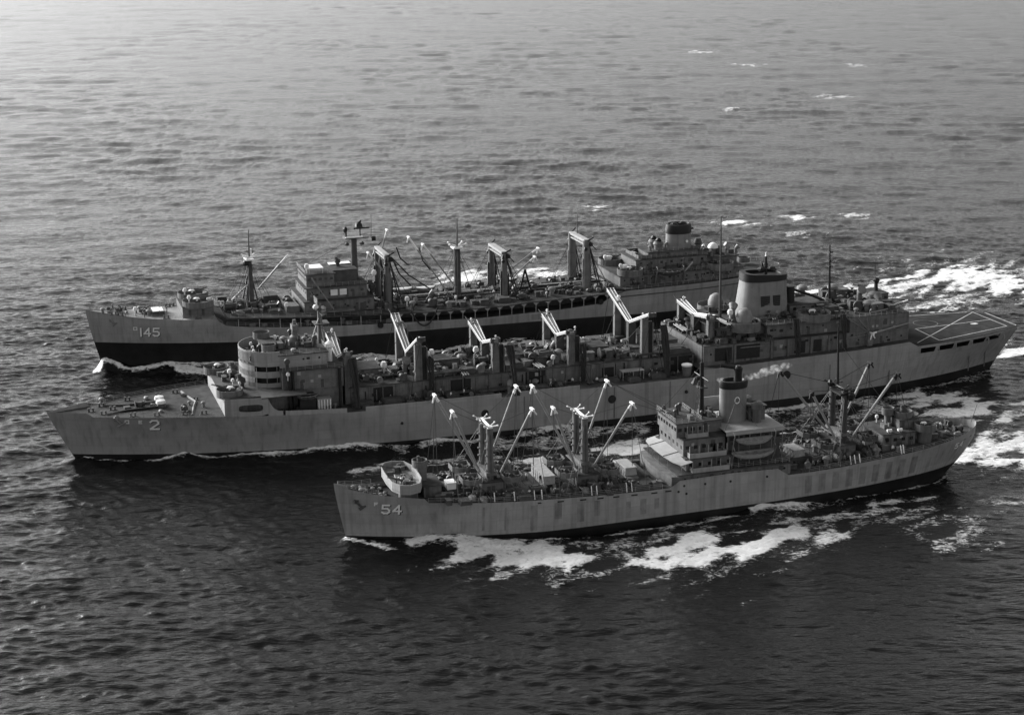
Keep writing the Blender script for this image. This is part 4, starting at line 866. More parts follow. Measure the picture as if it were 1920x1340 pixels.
    for x0, x1, p in ((87, 93.5, 3.2), (106, 112, -4)):
        b = MB(); b.box(x0, x1, p-.25, p+.25, 16.0, 16.6); b.box(x0, x0+.3, p-.3, p+.3, 13.9, 16); b.box(x1-.3, x1, p-.3, p+.3, 13.9, 16); b.build('conveyor', 'machinery', T)
    # transfer frames
    for x, zi, yo, zo, w0, w1 in ((65.6, 18.7, 9.0, 22.0, 1.4, 2.3), (82.0, 18.5, 12.0, 24.6, 1.5, 2.0), (100.4, 19.1, 9.2, 21.9, 1.3, 2.4), (119.0, 19.2, 8.8, 22.1, 1.3, 2.5), (137.5, 20.7, 13.6, 25.8, 1.3, 1.9), (154.6, 21.1, 9.0, 22.6, 1.2, 2.4)):
        wing_frame(T, x, zi, yo, zo, w0, w1, 8.8, 12.9)
    for k, (x, p0, z0, p1, z1, n) in enumerate(((66.5, 9.8, 20.5, 14.2, 10.2, 5), (103.4, 10.5, 20.5, 15.2, 9.8, 6), (141.5, 10.8, 22.0, 13.6, 10, 7), (175.2, 12.8, 21, 14.8, 11.8, 4), (187.8, 13.2, 21, 14.6, 12.2, 3), (84.6, 10, 19, 10.2, 10.2, 3), (121.6, 10, 19, 10.2, 10.2, 3), (157.4, 10.4, 19, 13.6, 12, 3))): hose_bundle(T, x, p0, z0, p1, z1, n, 70+k)
    # after superstructure
    house(T, 151, 206.3, 13.0, 11.3, 16.2, 'after_house', roof=0, doors=4, port=14, seed=15)
    house(T, 156, 168.5, 9.5, 16.2, 19.4, 'boat_deck_house', roof=.9, doors=1, seed=16)
    house(T, 168.5, 190, 11.2, 16.2, 19.6, 'funnel_house', roof=.8, doors=1, seed=17, port=5)
    house(T, 190, 206.3, 13.0, 16.2, 19.9, 'hangar', roof=0, seed=18)
    for x0, x1, z0, z1 in ((154, 158.4, 12.4, 15.6), (159.4, 165.8, 12.4, 15.8), (176, 178, 12.4, 15.4), (180.2, 182.4, 12.4, 15.4)): MB().box(x0, x1, 12.95, 13.06, z0, z1).build('bay_shade_panel', 'opening_dark', T)  # flat panels on the wall, recess shade put into their dark colour
    MB().box(160.6, 167, 13.05, 13.2, 15.1, 15.3).build('side_rail', 'machinery_light', T)
    for x in (158.9, 168.6, 173, 179.2, 184): MB().box(x, x+.5, 13.0, 13.45, 11.6, 16.2).build('side_frame', 'house_grey', T)
    MB().box(206.3, 206.5, -11.5, 11.5, 12.3, 18.5).build('hangar_door', 'house_dark', T)
    for k in range(12): MB().box(206.5, 206.56, -11+k*1.85, -10.9+k*1.85, 12.4, 18.4).build('door_panel_joint', 'house_grey', T)
    gun_tub(T, 163.4, 9.0, 19.7, 4.0, 1.1, gun=False, drop=1.2); gun_tub(T, 163.4, -9.0, 19.7, 4.0, 1.1, gun=False)
    for sg in (1, -1): MB().lathe(163.8, 8.2*sg, [(1.9, 19.6), (2.0, 21.6), (1.5, 23.0), (.6, 23.6)], 14).build('gun_house', 'funnel_grey', T, 50)
    put('covered_instrument', T, 160.6, 7.0, 20.2, 0, 1.6); put('cowl_vent', T, 161.6, 6.2, 20.2, 1, 1.8)
    gun_tub(T, 181.8, 9.4, 20.4, 4.2, 1.1, gun=True, drop=.8); gun_tub(T, 181.8, -9.4, 20.4, 4.2, 1.1)
    # funnel: long, tapered, black top, two grilles
    def fun(z): t = (z-19.4)/10.6; return (172.2+.4*t, 6.6-1.0*t, 4.6-.9*t)
    b = MB(); zs = [19.4, 22, 25, 28.4]; V = []; n = 28
    def ring(z, g=1.):
        c, a, w = fun(z); o = []
        for k in range(n):
            t = 2*PI*k/n; e = .7; o.append((c+g*a*math.copysign(abs(math.cos(t))**e, math.cos(t)), g*w*math.copysign(abs(math.sin(t))**e, math.sin(t)), z))
        return o
    for z in zs: V += ring(z)
    b.add(V, [(i*n+k, i*n+(k+1) % n, (i+1)*n+(k+1) % n, (i+1)*n+k) for i in range(3) for k in range(n)]); fo = b.build('funnel', 'funnel_grey', T, 40)
    V = ring(28.4, 1.03)+[(x, p, z+(172.2-x)*.06) for x, p, z in ring(30.1, 1.06)]+[(x, p, z+(172.2-x)*.06) for x, p, z in ring(30.1, .8)]+[(x, p, z) for x, p, z in ring(29.4, .78)]
    b = MB(); b.add(V, [(i*n+k, i*n+(k+1) % n, (i+1)*n+(k+1) % n, (i+1)*n+k) for i in range(3) for k in range(n)]+[tuple(range(3*n, 4*n))]); b.build('funnel_cap', 'black_paint', fo, 40)
    for x0, x1 in ((170.1, 172.5), (173.4, 175.3)):
        for sg in (1, -1):
            b = MB(); w = fun(24)[2]; b.box(x0, x1, min(sg*w*.9, sg*(w+.08)), max(sg*w*.9, sg*(w+.08)), 22.4, 25.0); g_ = b.build('funnel_grille', 'opening_dark', fo)
            for k in range(5): MB().box(x0, x1, sg*(w+.1)-.03, sg*(w+.1)+.03, 22.7+k*.5, 22.82+k*.5).build('grille_slat', 'house_dark', g_)
    b = MB(); b.tube((173.2, 0, 29.2), (173.2, 0, 34), .5, .3, 8); b.blob((172, .4, 30.8), (1.2, 1, .8), 4); b.blob((175, -.3, 30.6), (1.4, 1, .7), 5); b.build('exhaust_stack', 'black_paint', fo)
    MB().tube((173.2, 0, 33.9), (173.2, 0, 35), .25, .1, 6).build('stack_light', 'white_paint', fo)
    # masts aft
    MB().tube((161.2, 0, 19.5), (160.9, 0, 44.8), .42, .12, 8).build('mast', 'house_dark', T, 40); MB().tube((160.9, 0, 41.5), (159.4, .6, 40.8), .08, .08, 5).build('mast_arm', 'machinery', T)
    b = MB(); b.tube((191.2, 0, 19.7), (190.7, 0, 35.6), .42, .15, 8); b.build('mast', 'black_paint', T, 40)
    for z, w in ((30.2, 1.6), (31.6, 2.2), (33.8, .9)): b = MB(); b.tube((190.8, -w, z), (190.8, w, z), .13, .13, 5); b.box(190.3, 191.3, -.7, .7, z-.2, z+.15); b.build('mast_crosstree', 'black_paint', T)
    b = MB(); b.tube((204.4, 0, 19.8), (204.2, 0, 25.2), .55, .45, 8); b.blob((204.2, .3, 25.5), (.8, .6, .8), 3); b.tube((203.8, 0, 25.5), (203.8, 0, 31.5), .08, .04, 5); b.build('mast', 'black_paint', T)
    house(T, 201.5, 206, 3.2, 19.95, 22.6, 'flight_control', windows=(21.4, 3), roof=.2)
    house(T, 178.5, 188.5, 3.4, 19.7, 21.8, 'vent_house', windows=(20.6, 4), roof=.2); MB().tube((180, 0, 21.9), (180, 0, 26), 1.3, 1.2, 12).build('uptake', 'black_paint', T, 40)
    MB().path([(181, 0, 25.0), (186, 1, 23.2), (189, 1.2, 21.8)], .35, 8).build('exhaust_trunk', 'black_paint', T)
    clutter(T, 186, 205, -11, 11, 19.9, 46, 77, KINDS, .9, 2.0); clutter(T, 156, 168, -8, 8, 19.6, 14, 78); clutter(T, 151.5, 156, -12, 12, 16.4, 20, 80); clutter(T, 156, 169, 9.8, 12.6, 16.4, 12, 81); clutter(T, 190.5, 205.5, -12, 12, 19.95, 24, 82, KINDS, .5, .9); clutter(T, 169, 189, 5.4, 8.2, 19.8, 10, 79)
    rail(T, [(191, 13, 19.9), (206, 13, 19.9)], 1.0, 1.5); rail(T, [(206.2, -13, 19.9), (206.2, 13, 19.9)], 1.0, 1.5); rail(T, [(168, 11.8, 19.8), (190, 11.8, 19.8)], 1.0, 1.5)
    boom(T, (206.2, 13.3, 17.4), (195.2, 14.6, 16.0), .24, 'white_paint', .12); boom(T, (201.5, 8, 20.2), (206, 12.6, 23), .2, 'white_paint', .2, False); boom(T, (197, 10, 20), (206, 11.4, 21.4), .22, 'machinery_light', .1, False)
    wires(T, [((189, 13.2, 20), (194.4, 14.2, 16.4)), ((192, 13.2, 19.6), (194.6, 14.2, 16.6)), ((194.4, 13.2, 19.9), (194.6, 14.3, 16.6)), ((205.8, 13.2, 16.4), (186, 14.4, 15))], .1, 'machinery_light', 'derrick_guy')
    b = MB(); b.box(194.3, 195.6, 13.1, 14.4, 12.8, 16); b.build('derrick_post', 'machinery_light', T)
    wires(T, [((190.7, 0, 34.5), (204.2, 0, 30)), ((173.2, 0, 34), (190.8, 0, 31))], .05, 'wire', 'aerial')
    wall_gear(T, 152, 189, 13.0, 11.8, 16.2, 34, 301); wall_gear(T, 190, 206, 13.0, 12.8, 19.9, 18, 302); wall_gear(T, 66, 150, 9.85, 10, 13.7, 40, 303); wall_gear(T, 51, 64, 10.8, 14.9, 19.2, 9, 304); wall_gear(T, 169, 190, 11.2, 16.3, 19.6, 14, 305); wall_gear(T, 51, 61, 7.8, 19.4, 22.1, 5, 306)
    for x, zi, yo, zo in ((82, 18.5, 12, 24.6), (100.4, 19.1, 9.2, 21.9), (119, 19.2, 8.8, 22.1), (137.5, 20.7, 13.6, 25.8), (154.6, 21.1, 9, 22.6)):
        for sg in (1, -1): wires(T, [((x, sg*yo, zo), (x+3.5, sg*12.6, 10.2)), ((x, sg*yo, zo), (x-3.2, sg*12.8, 10.2)), ((x+.6, sg*yo, zo), (x+6, sg*5, 14)), ((x-.6, sg*yo*.6, zi+1), (x-6, sg*4, 14))], .06, 'rope_dark', 'highline_wire')
    # flight deck markings and edge nets
    def stripe(a, c, w=.22):
        dx, dp = c[0]-a[0], c[1]-a[1]; L = math.hypot(dx, dp); nx, np_ = -dp/L*w/2, dx/L*w/2; z0 = 12.064
        b = MB(); b.add([(a[0]+nx, a[1]+np_, z0+.004), (c[0]+nx, c[1]+np_, z0+.004), (c[0]-nx, c[1]-np_, z0+.004), (a[0]-nx, a[1]-np_, z0+.004)], [(0, 1, 2, 3)]); b.build('deck_stripe', 'line_white', T)
    for a, c in (((208.8, 13.4), (238.9, -9.0)), ((238.95, -9.1), (238.95, 6.7)), ((215.2, 13.2), (238.9, 6.7)), ((215.2, 13.2), (215.6, 1.3)), ((215.4, 1.2), (238.7, -.6)), ((207.2, -12.8), (237.5, -9.6))): stripe(a, c)
    b = MB(); N = 32
    V = [(221+r*math.cos(2*PI*k/N), -3+r*math.sin(2*PI*k/N), 12.072) for r in (3.0, 3.2) for k in range(N)]; b.add(V, [(k, (k+1) % N, N+(k+1) % N, N+k) for k in range(N)]); b.build('deck_circle', 'house_grey', T)
    b = MB(); b.add([(231.5+dx, 1.2+dp, 12.076) for dx, dp in ((0, 0), (1.8, -.2), (2.0, .9), (.9, 1.3), (.1, 1.0))], [(0, 1, 2, 3, 4)]); b.build('deck_mark', 'line_white', T)
    b = MB(); b.tube((241.5, -7.2, 12.1), (241.5, 7.2, 12.1), .18, .18, 6); b.build('deck_edge_coaming', 'house_grey', T)
    return T, H, zf
SHIP2, HULL2, Z2 = ship2()
# =================================================================== SHIP 145 (farthest, oiler)
def ship145():
    T = ship('oiler_ship', F_SHIPS[2][0], F_SHIPS[2][1], 'grey oiler with white 145 on its bow, broad black boot stripe and round black-topped funnel')
    top = [(0, 17.1), (8.6, 15.6), (14.4, 14.9), (24, 14.4), (31.5, 14.3), (34.2, 12.4), (40, 11.7), (49.5, 11.0), (64, 10.2), (74, 9.8), (104, 8.9), (127, 9.3), (139, 10.0), (141.5, 11.6), (146, 13.0), (182, 13.6), (199.6, 14.4)]
    H = Hull(T, 199.6, 13.1, top, 3.7, 17.1, 13., [(0, 8.2), (37, 7.6), (80, 7.0), (119, 6.6), (161, 5.9), (199.6, 5.5)], lf=(.37, .28), la=(.32, .2), over=7, rnd=.62)
    h = H.build(['hull_grey', 'boot_black'])
    for i, ch in enumerate('145'): H.glyphs(ch, (12.6, 14.2, 16.4)[i], 10.0, 2.15, 1.5, .5, .38, obj=h)
    H.glyphs('O', 11.6, 11.7, .75, .8, .3, .16, 'hull_letter', shadow=False, obj=h)
    ud = [(35.5, 14.5), (59, 13.2), (76, 12.4), (92, 11.8), (111, 11.8), (119, 12.2), (145, 12.8)]; zu = lambda x: interp(ud, x); zm = lambda x: interp(top, x)-.12
    H.deck(.8, 33.6, lambda x: interp(top, x)-.15, name='forecastle_deck', mats='deck_sheen', inset=.08); H.deck(33.4, 147, zm, name='main_deck'); H.deck(144.8, 199, lambda x: interp(top, x)-.1, name='poop_deck', inset=.1)
    H.deck(35.2, 145.5, zu, name='cargo_deck', inset=.05, thick=.3)
    MB().box(38, 145, -7.4, 7.4, 9.2, 11.6).build('deck_trunk', 'house_dark', T)
    x = 38.
    while x < 144:
        for sg in (1, -1):
            y = H.half(x, zm(x))-.25; MB().box(x-.1, x+.1, min(sg*y, sg*(y-.2)), max(sg*y, sg*(y-.2)), zm(x), zu(x)-.3).build('deck_stanchion', 'hull_grey', T)
        if x > 80:       # arched brackets under the cargo deck edge
            for sg in (1, -1):
                y = H.half(x, 10)-.1; b = MB()
                for s_ in (1, -1):
                    b.add([(x, sg*y, zu(x)-.3), (x+s_*.9, sg*y, zu(x)-.3), (x, sg*y, zu(x)-1.2)], [(0, 1, 2)])
                b.build('deck_bracket', 'hull_grey', T)
        x += 5.4 if x < 80 else 3.5
    for ln in H.side_line([(1, 16.9), (8.6, 15.6), (14.4, 14.9), (24, 14.4), (31.5, 14.3), (34, 12.5)]): rail(T, ln, 1.05, 2.)
    for ln in H.side_line([(35, 12.3), (49.5, 11), (64, 10.2), (80, 9.6)]): rail(T, ln, 1.0, 2.4)
    for ln in H.side_line([(36, 14.5), (59, 13.2), (76, 12.4)], -.15): rail(T, ln, 1.0, 2.)
    for ln in H.side_line([(146, 13.1), (160, 13.3), (182, 13.7), (192, 14.1), (198, 14.4)]): rail(T, ln, 1.1, 1.8)
    H.plate(144, 198, lambda x: 11.3+(x-144)*.012, lambda x: 11.6+(x-144)*.012, 'rubbing_strake', 'house_dark', t=.3, off=.12)  # guard strake, with the knuckle's shadow line put into its dark colour
    # patches of fresh paint on the side
    for x0, x1, z0, z1 in ((83, 90.5, 7.2, 8.9), (104.3, 108, 7.0, 8.4), (118.2, 121.5, 7.0, 8.6)):
        b = MB(); V = []
        for k in range(5):
            z = z0+(z1-z0)*k/4
            for xx in (x0, x1): V.append((xx, H.half(xx, z)+.012, z))
        b.add(V, [(2*k, 2*k+1, 2*k+3, 2*k+2) for k in range(4)]); b.build('paint_patch', 'patch_dark', h)
    for x, z in ((75.6, 9.4), (138.5, 10.6)): MB().tube((x, H.half(x, z)-.1, z), (x, H.half(x, z)+.8, z), .85, .7, 12).build('fender', 'black_paint', T, 30)
    b = MB(); x, z = 6.3, 14.0; y = H.half(x, z); b.tube((x-.6, y+.25, z+.6), (x+.6, y+.3, z-.5), .24); b.tube((x+.1, y+.35, z-1.0), (x+1.5, y+.4, z-.2), .28, .2); b.build('anchor', 'machinery_light', T, 40)
    zfc = lambda x: interp(top, x)-.15
    clutter(T, 4, 17, -3, 3, zfc, 12, 81, ['bollard', 'winch', 'dark_locker', 'mushroom_vent', 'rope_heap'], .6, 1.); put('covered_instrument', T, 12.5, 2.4, zfc(12.5), 0, 1.2)
    for x, p in ((7, 2.8), (8.6, 3.2), (20, 6.5), (16, -5), (22, -7), (24, -7.6), (10, -3.6), (28, 8.6)): put('bollard', T, x, p, zfc(x), 0, 1.1)
    b = MB(); b.box(16.8, 20, -3.4, 3.4, 14.5, 15.7); hh = b.build('hatch', 'house_dark', T); MB().box(17, 19.8, -1.6, 3.2, 15.7, 15.9).build('hatch_cover', 'canvas_white', hh)
    # forward guns on their house
    house(T, 24.3, 32.4, 6.6, 14.2, 17.0, 'gun_house', doors=2, seed=21, roof=.1)
    for sg in (1, -1): gun_tub(T, 28.6, 4.9*sg, 17.4, 4.1, 1.1, -.1, drop=.5)
    for sg in (1, -1): put('covered_instrument', T, 26.4, 4.4*sg, 17.4, 0, 1.2); put('locker', T, 32, 5.4*sg, 17.6, 0, .7); put('life_raft', T, 31.6, 3.6*sg, 17.8, 0, .8)
    # foremast: bipod kingposts, topmast and booms
    for p in (1.7, -1.7): MB().tube((43.2, p*1.5, 12.0), (43.3, p*.5, 27.4), .75, .6, 10).build('kingpost', 'house_dark', T, 40)
    for a in ((41, 2.5), (45.4, 2.6), (46, -2.6), (40.8, -2.4)): MB().tube((a[0], a[1], 13), (43.3, a[1]*.25, 24.5), .22, .2, 6).build('mast_brace', 'machinery', T)
    MB().tube((43.4, 0, 27.3), (43.6, 0, 35.2), .22, .1, 8).build('topmast', 'house_dark', T)
    b = MB(); b.box(42.2, 44.4, -2.2, 2.2, 27.2, 27.6)
    for s in ((1.8, 1.4), (-1.8, 1.4), (1.8, -1.4), (-1.8, -1.4)): b.tube((43.3, 0, 27.6), (43.3+s[0], s[1], 28.4), .25, .2, 6)
    b.tube((43.9, 0, 27.5), (43.9, 0, 30), .3, .3, 6); b.build('masthead', 'white_paint', T); MB().blob((42.3, 1.2, 26.6), (.9, .8, .9), 2).build('masthead_gear', 'black_paint', T)
    for a, b_ in (((45.3, 2, 19.5), (53.5, 2, 28.1)), ((45.4, -1, 18.6), (52.4, -.5, 26)), ((42, 2.2, 20.5), (37.8, 2.4, 17))): boom(T, a, b_, .26, 'white_paint', .25, False)
    # bridge
    house(T, 56, 75, 9.2, 13.0, 16.3, 'lower_bridge_house', doors=3, port=6, seed=23, roof=.3); house(T, 57, 73.5, 7.6, 16.48, 19.6, 'mid_bridge_house', doors=2, windows=(18, 6), front=(18, 6), seed=24, roof=.6)
    house(T, 57.4, 65, 6.0, 19.78, 22.9, 'wheelhouse', windows=(21.3, 5), front=(21.3, 8), seed=25, roof=.4); house(T, 65, 71.5, 4.8, 19.78, 23.3, 'chart_house', doors=1, seed=26, roof=.2, m='house_dark')
    rail(T, [(57.2, -6, 23.1), (57.2, 6, 23.1), (64.8, 6, 23.1)], 1.0, 1.4); rail(T, [(57, 7.8, 19.8), (73.4, 7.8, 19.8)], 1.0, 1.5)
    b = MB(); b.box(58.2, 62.3, .4, 5.4, 24.4, 24.6)
    for x, p in ((58.4, .6), (58.4, 5.2), (62.1, .6), (62.1, 5.2)): b.box(x-.05, x+.05, p-.05, p+.05, 23, 24.4)
    b.build('bridge_canopy', 'canvas_white', T); MB().box(65.4, 71.3, -4.4, -1.6, 23.6, 23.75).build('bridge_canopy', 'canvas_white', T)
    put('covered_instrument', T, 57.9, 4.6, 23.1, 0, 1.4); put('covered_instrument', T, 76, 5.6, 19.8, 0, 1.6); put('gun_director', T, 67.3, 0, 23.5, 0, .9); put('gun_director', T, 75.6, 4.6, 16.5, 0, 1.2)
    for x in (63.5, 66): MB().box(x, x+1.9, 7.65, 7.75, 17.3, 18.9).build('canvas_screen', 'canvas_white', T)
    MB().box(60, 68.8, 8.6, 13, 14.0, 14.2).build('boat_flat', 'house_grey', T)
    for a, b_ in (((58.5, 7.6, 22.6), (63.4, 11.5, 14.4)), ((57.5, 7, 19.6), (60.5, 10.4, 14.4))): MB().tube(a, b_, .2, .2, 6).build('bridge_ladder', 'machinery_light', T)
    MB().lathe(60.4, 11.6, [(.9, 13.2), (.9, 15.0), (1.0, 15.1), (.4, 15.6)], 12).build('fuel_tank', 'canvas', T, 40)
    # main mast: column, platform, radars
    MB().tube((71.9, 0, 19.5), (72.0, 0, 31), 1.0, .8, 12).build('mast', 'house_dark', T, 40)
    b = MB(); b.box(69.2, 75.8, -1.6, 1.6, 31.0, 31.25); b.tube((69.5, -1.5, 31.3), (69.5, 1.5, 31.3), .08); pl = b.build('mast_platform', 'machinery', T); MB().box(69.4, 74.2, 1.3, 1.65, 31.25, 31.55).build('platform_screen', 'white_paint', pl)
    b = MB(); b.tube((73.8, 0, 31.2), (73.8, 0, 33.6), .18); b.box(72, 76.4, -.2, .2, 33.3, 33.7); b.box(72.6, 74.4, -.9, .9, 33.9, 34.9, .2, .2); b.tube((73.4, 0, 34.8), (74.2, 0, 35.6), .5, .2, 8); b.build('radar', 'black_paint', T)
    b = MB(); b.tube((69.9, 0, 31.2), (69.9, 0, 32.8), .25); b.blob((69.8, 0, 33.3), (.6, .6, .9), 3); b.build('radar', 'black_paint', T)
    for dx in (-2, 2.2): MB().blob((72+dx, .4, 29.4), (.7, .6, .5), 6).build('lantern', 'machinery', T)
    MB().box(72.8, 73.8, .8, 1.6, 27.6, 28).build('lantern_cover', 'white_paint', T)
    MB().tube((76.6, 1, 31), (76.8, 1, 37), .08, .05, 5).build('yard_pole', 'black_paint', T); MB().box(76.6, 77.8, .6, 1.4, 30, 31.2).build('signal_basket', 'black_paint', T); MB().tube((75.6, .8, 31.1), (77.4, 1, 31.2), .06, .06, 5).build('yard', 'machinery', T)
    # goalposts with cross beams
    def goal(x, z1, w, rb, zb):
        for sg in (1, -1):
            k = MB().tube((x, 6*sg, zb), (x, 6*sg, z1), rb, rb*.85, 12).build('goalpost', 'house_grey', T, 40)
            b = MB(); b.box(x-1.2, x-rb, 6*sg-.3, 6*sg+.3, zb, z1-5); b.box(x+rb, x+1.3, 6*sg-.3, 6*sg+.3, zb, z1-6); b.build('elevator_guide', 'black_paint', k)
            b = MB(); b.box(x-.9, x+1.3, 6.3*sg-.5, 6.3*sg+.5, z1-1.6, z1-.2, .3, .1); b.tube((x+.9, 6.9*sg-.3, z1-.9), (x+.9, 6.9*sg+.3, z1-.9), .6, .6, 9); b.tube((x-.6, 6.9*sg-.3, z1-2.2), (x-.6, 6.9*sg+.3, z1-2.2), .5, .5, 9); b.tube((x+.6, 6.8*sg, z1-.4), (x+2.4, 7.6*sg, z1-2.6), .14, .14, 5); b.tube((x, 6.6*sg, z1), (x+1.6, 7.4*sg, z1+1.1), .25, .2, 6); b.build('sheave_gear', 'black_paint', k)
            for d in (1.6, 2.6): MB().tube((x+rb*.6, 6.4*sg, z1-1.5), (x+d+1.2, 8.2*sg, zb+.4), .18, .18, 6).build('saddle_whip', 'rope_dark', T)
        b = MB(); b.box(x-w/2, x+w/2, -6.3, 6.3, z1-.3, z1+.35); b.box(x-w/2+.1, x+w/2-.1, -5.4, 5.4, z1-1.2, z1-.9)
        for k in range(6): b.tube((x, -5.2+k*2.0, z1-1.0), (x, -4.2+k*2.0, z1-.2), .12, .12, 5); b.tube((x, -4.2+k*2.0, z1-.2), (x, -3.2+k*2.0, z1-1.0), .12, .12, 5)
        b.build('goalpost_beam', 'canvas', T)
    goal(79.7, 26.6, 1.3, .95, 12.3); goal(112.8, 25.0, 1.7, .95, 11.8); goal(137.0, 26.6, 1.6, 1.25, 12.4)
    k = MB().tube((101, 0, 11.8), (101, 0, 26.0), 1.05, .95, 12).build('kingpost', 'house_dark', T, 40); MB().tube((101, 0, 26.4), (101.2, 0, 34.4), .35, .12, 8).build('topmast', 'house_grey', k)
    b = MB(); b.box(99.6, 102.4, -1.4, 1.4, 26.0, 26.4)
    for s in ((2.2, 1.6), (-2.4, 1.4), (2, -1.6), (-2, -1.6)): b.tube((101, 0, 26.4), (101+s[0], s[1], 27.3), .22, .2, 6); b.blob((101+s[0], s[1], 27.3), (.4, .4, .4), 2, 6)
    b.build('kingpost_head', 'white_paint', k)
    MB().tube((137.5, -3, 26.8), (137.5, -3, 33.6), .14, .06, 6).build('whip_antenna', 'machinery', T)
    for a, b_ in (((98.3, 0, 13.3), (87.3, 0, 30.1)), ((100.1, 1.5, 15.2), (90.9, 1.5, 28.1)), ((79.8, -5, 22), (81.5, -1, 32.3)), ((115.5, 3, 19.4), (123.7, 3, 24.9)), ((115.5, 5, 17.5), (122.0, 5, 23.0)), ((80.4, 6, 20), (75.4, 2, 27))): boom(T, a, b_, .26, 'white_paint', .22)
    for a, b_ in (((81, 5.4, 26), (92, 4, 16)), ((83.8, 0, 27.4), (87.1, 0, 22.2)), ((81.5, 4, 25.5), (87, 2, 17)), ((90.2, 0, 27), (93.2, 0, 20.5))): MB().path([a, ((a[0]+b_[0])/2-.6, (a[1]+b_[1])/2, (a[2]+b_[2])/2-.5), b_], .2, 6).build('fuel_hose', 'rope_dark', T)
    for s_ in (1, -1): MB().tube((119.8, 3, 19.1), (119.8+s_*1.9, 3, 12), .3, .3, 6).build('derrick_frame', 'black_paint', T)
    wires(T, [((101.1, 0, 27), (87.3, 0, 30.1)), ((101.1, 0, 27), (90.9, 1.5, 28.1)), ((112.8, 5, 25), (123.7, 3, 24.9)), ((43.3, 0, 27.4), (53.5, 2, 28.1)), ((72, 0, 31), (58, 0, 24)), ((43.3, 0, 27), (34, 5, 13)), ((79.7, 6, 26), (84, 10, 12.4)), ((137, 6, 26), (143, 9, 13))], .05, 'wire', 'stay')
    clutter(T, 35, 55, -9, 9, zu, 40, 83, KINDS+['covered_instrument'], .8, 1.6); clutter(T, 76, 144, -10.6, 10.6, zu, 150, 84, KINDS+['pipe_manifold', 'covered_instrument', 'dark_locker'], .7, 1.5)
    clutter(T, 36, 80, 10, 11.4, zm, 10, 85, ['locker', 'mushroom_vent', 'bollard'], .8, 1.2)
    MB().box(47, 51, -6.5, -2.5, 13.4, 16.2).build('deckhouse', 'house_dark', T); MB().box(51.5, 55, -7.5, 7.5, 13.2, 15.2).build('deckhouse', 'house_grey', T)
    for p in (-3, 0, 3): MB().tube((80, p, zu(80)+.7), (143, p, 13.3), .25, .25, 6).build('cargo_pipe', 'machinery', T)
    MB().box(80.5, 143, -.6, .6, 13.6, 13.75).build('catwalk', 'house_grey', T)
    wall_gear(T, 146.5, 183.5, 9.0, 13.3, 16.2, 26, 311); wall_gear(T, 152, 174, 5.8, 16.5, 19.8, 16, 312); wall_gear(T, 56.5, 74.5, 9.2, 13.1, 16.3, 12, 313); wall_gear(T, 57.5, 73, 7.6, 16.5, 19.6, 8, 314)
    for x in (79.7, 112.8, 137.0):
        for sg in (1, -1): wires(T, [((x, sg*6, 25), (x+d_, sg*q_, 12.6)) for d_, q_ in ((4, 11), (-4, 11), (7, 6), (-7, 6), (2, 11.6))], .06, 'rope_dark', 'whip_wire')
    wires(T, [((101, sg, 26), (101+d_, sg*8, 12.3)) for sg in (1, -1) for d_ in (-6, -2.5, 2.5, 6)]+[((43.3, sg, 27), (43.3+d_, sg*8.5, 14)) for sg in (1, -1) for d_ in (-6, -3, 3, 6)], .06, 'rope_dark', 'shroud')
    # after house
    b = MB(); b.prism([(145, -11.8), (145, 11.8), (147, 12.2), (186, 10.4), (186, -10.4), (147, -12.2)], 13.1, 13.3); b.build('house_base', 'deck_grey', T)
    house(T, 146, 184, 9.0, 13.2, 16.2, 'after_house', doors=4, port=14, seed=27, roof=.5); house(T, 152, 174, 5.8, 16.38, 19.8, 'upper_after_house', doors=2, windows=(18.4, 7), seed=28, roof=.5); house(T, 156.5, 171.8, 4.0, 19.98, 21.4, 'funnel_deck_house', doors=1, roof=.6)
    house(T, 174, 184, 4.4, 16.38, 18.6, 'after_control_house', doors=1, roof=.5)
    for p in (1.8, -1.8): MB().lathe(160.5, p, [(1.2, 21.5), (1.3, 23.0), (1.6, 23.2), (1.2, 23.9)], 12).build('gun_director', 'house_grey', T, 40); MB().lathe(160.5, p, [(.8, 23.9), (.9, 24.3), (.4, 24.9)], 10).build('director_cap', 'black_paint', T, 40)
    b = MB(); b.lathe(167.4, 0, [(1.03, 20), (1, 25.7)], 24, 3.7, 3.0); fo = b.build('funnel', 'funnel_grey', T, 40)
    MB().lathe(167.4, 0, [(1.04, 25.7), (1.07, 26.8), (1.0, 28.2), (.85, 28.4), (.8, 27.6)], 24, 3.7, 3.0).build('funnel_cap', 'black_paint', fo, 40)
    b = MB(); b.blob((165.8, .4, 28.2), (1.2, 1, .6), 4); b.blob((168.8, -.4, 28.2), (1.3, 1, .6), 5); b.box(171, 172, -.4, .4, 26.4, 26.9); b.build('funnel_pipe', 'black_paint', fo); MB().tube((168.8, 3.0, 23.6), (168.8, 3.2, 23.6), .4, .4, 10).build('funnel_whistle', 'white_paint', fo)
    MB().lathe(178.4, 0, [(1.1, 18.7), (1.2, 20.4)], 12).build('radome_base', 'house_grey', T, 40); MB().lathe(178.4, 0, [(1.5, 20.4), (1.45, 20.9), (1.1, 21.5), (.5, 21.9)], 14).build('radome', 'white_paint', T, 60)
    MB().lathe(173.6, 0, [(.9, 18.7), (.9, 21.8), (1.3, 22.2), (.8, 23.6)], 10).build('gun_director', 'house_dark', T, 40)
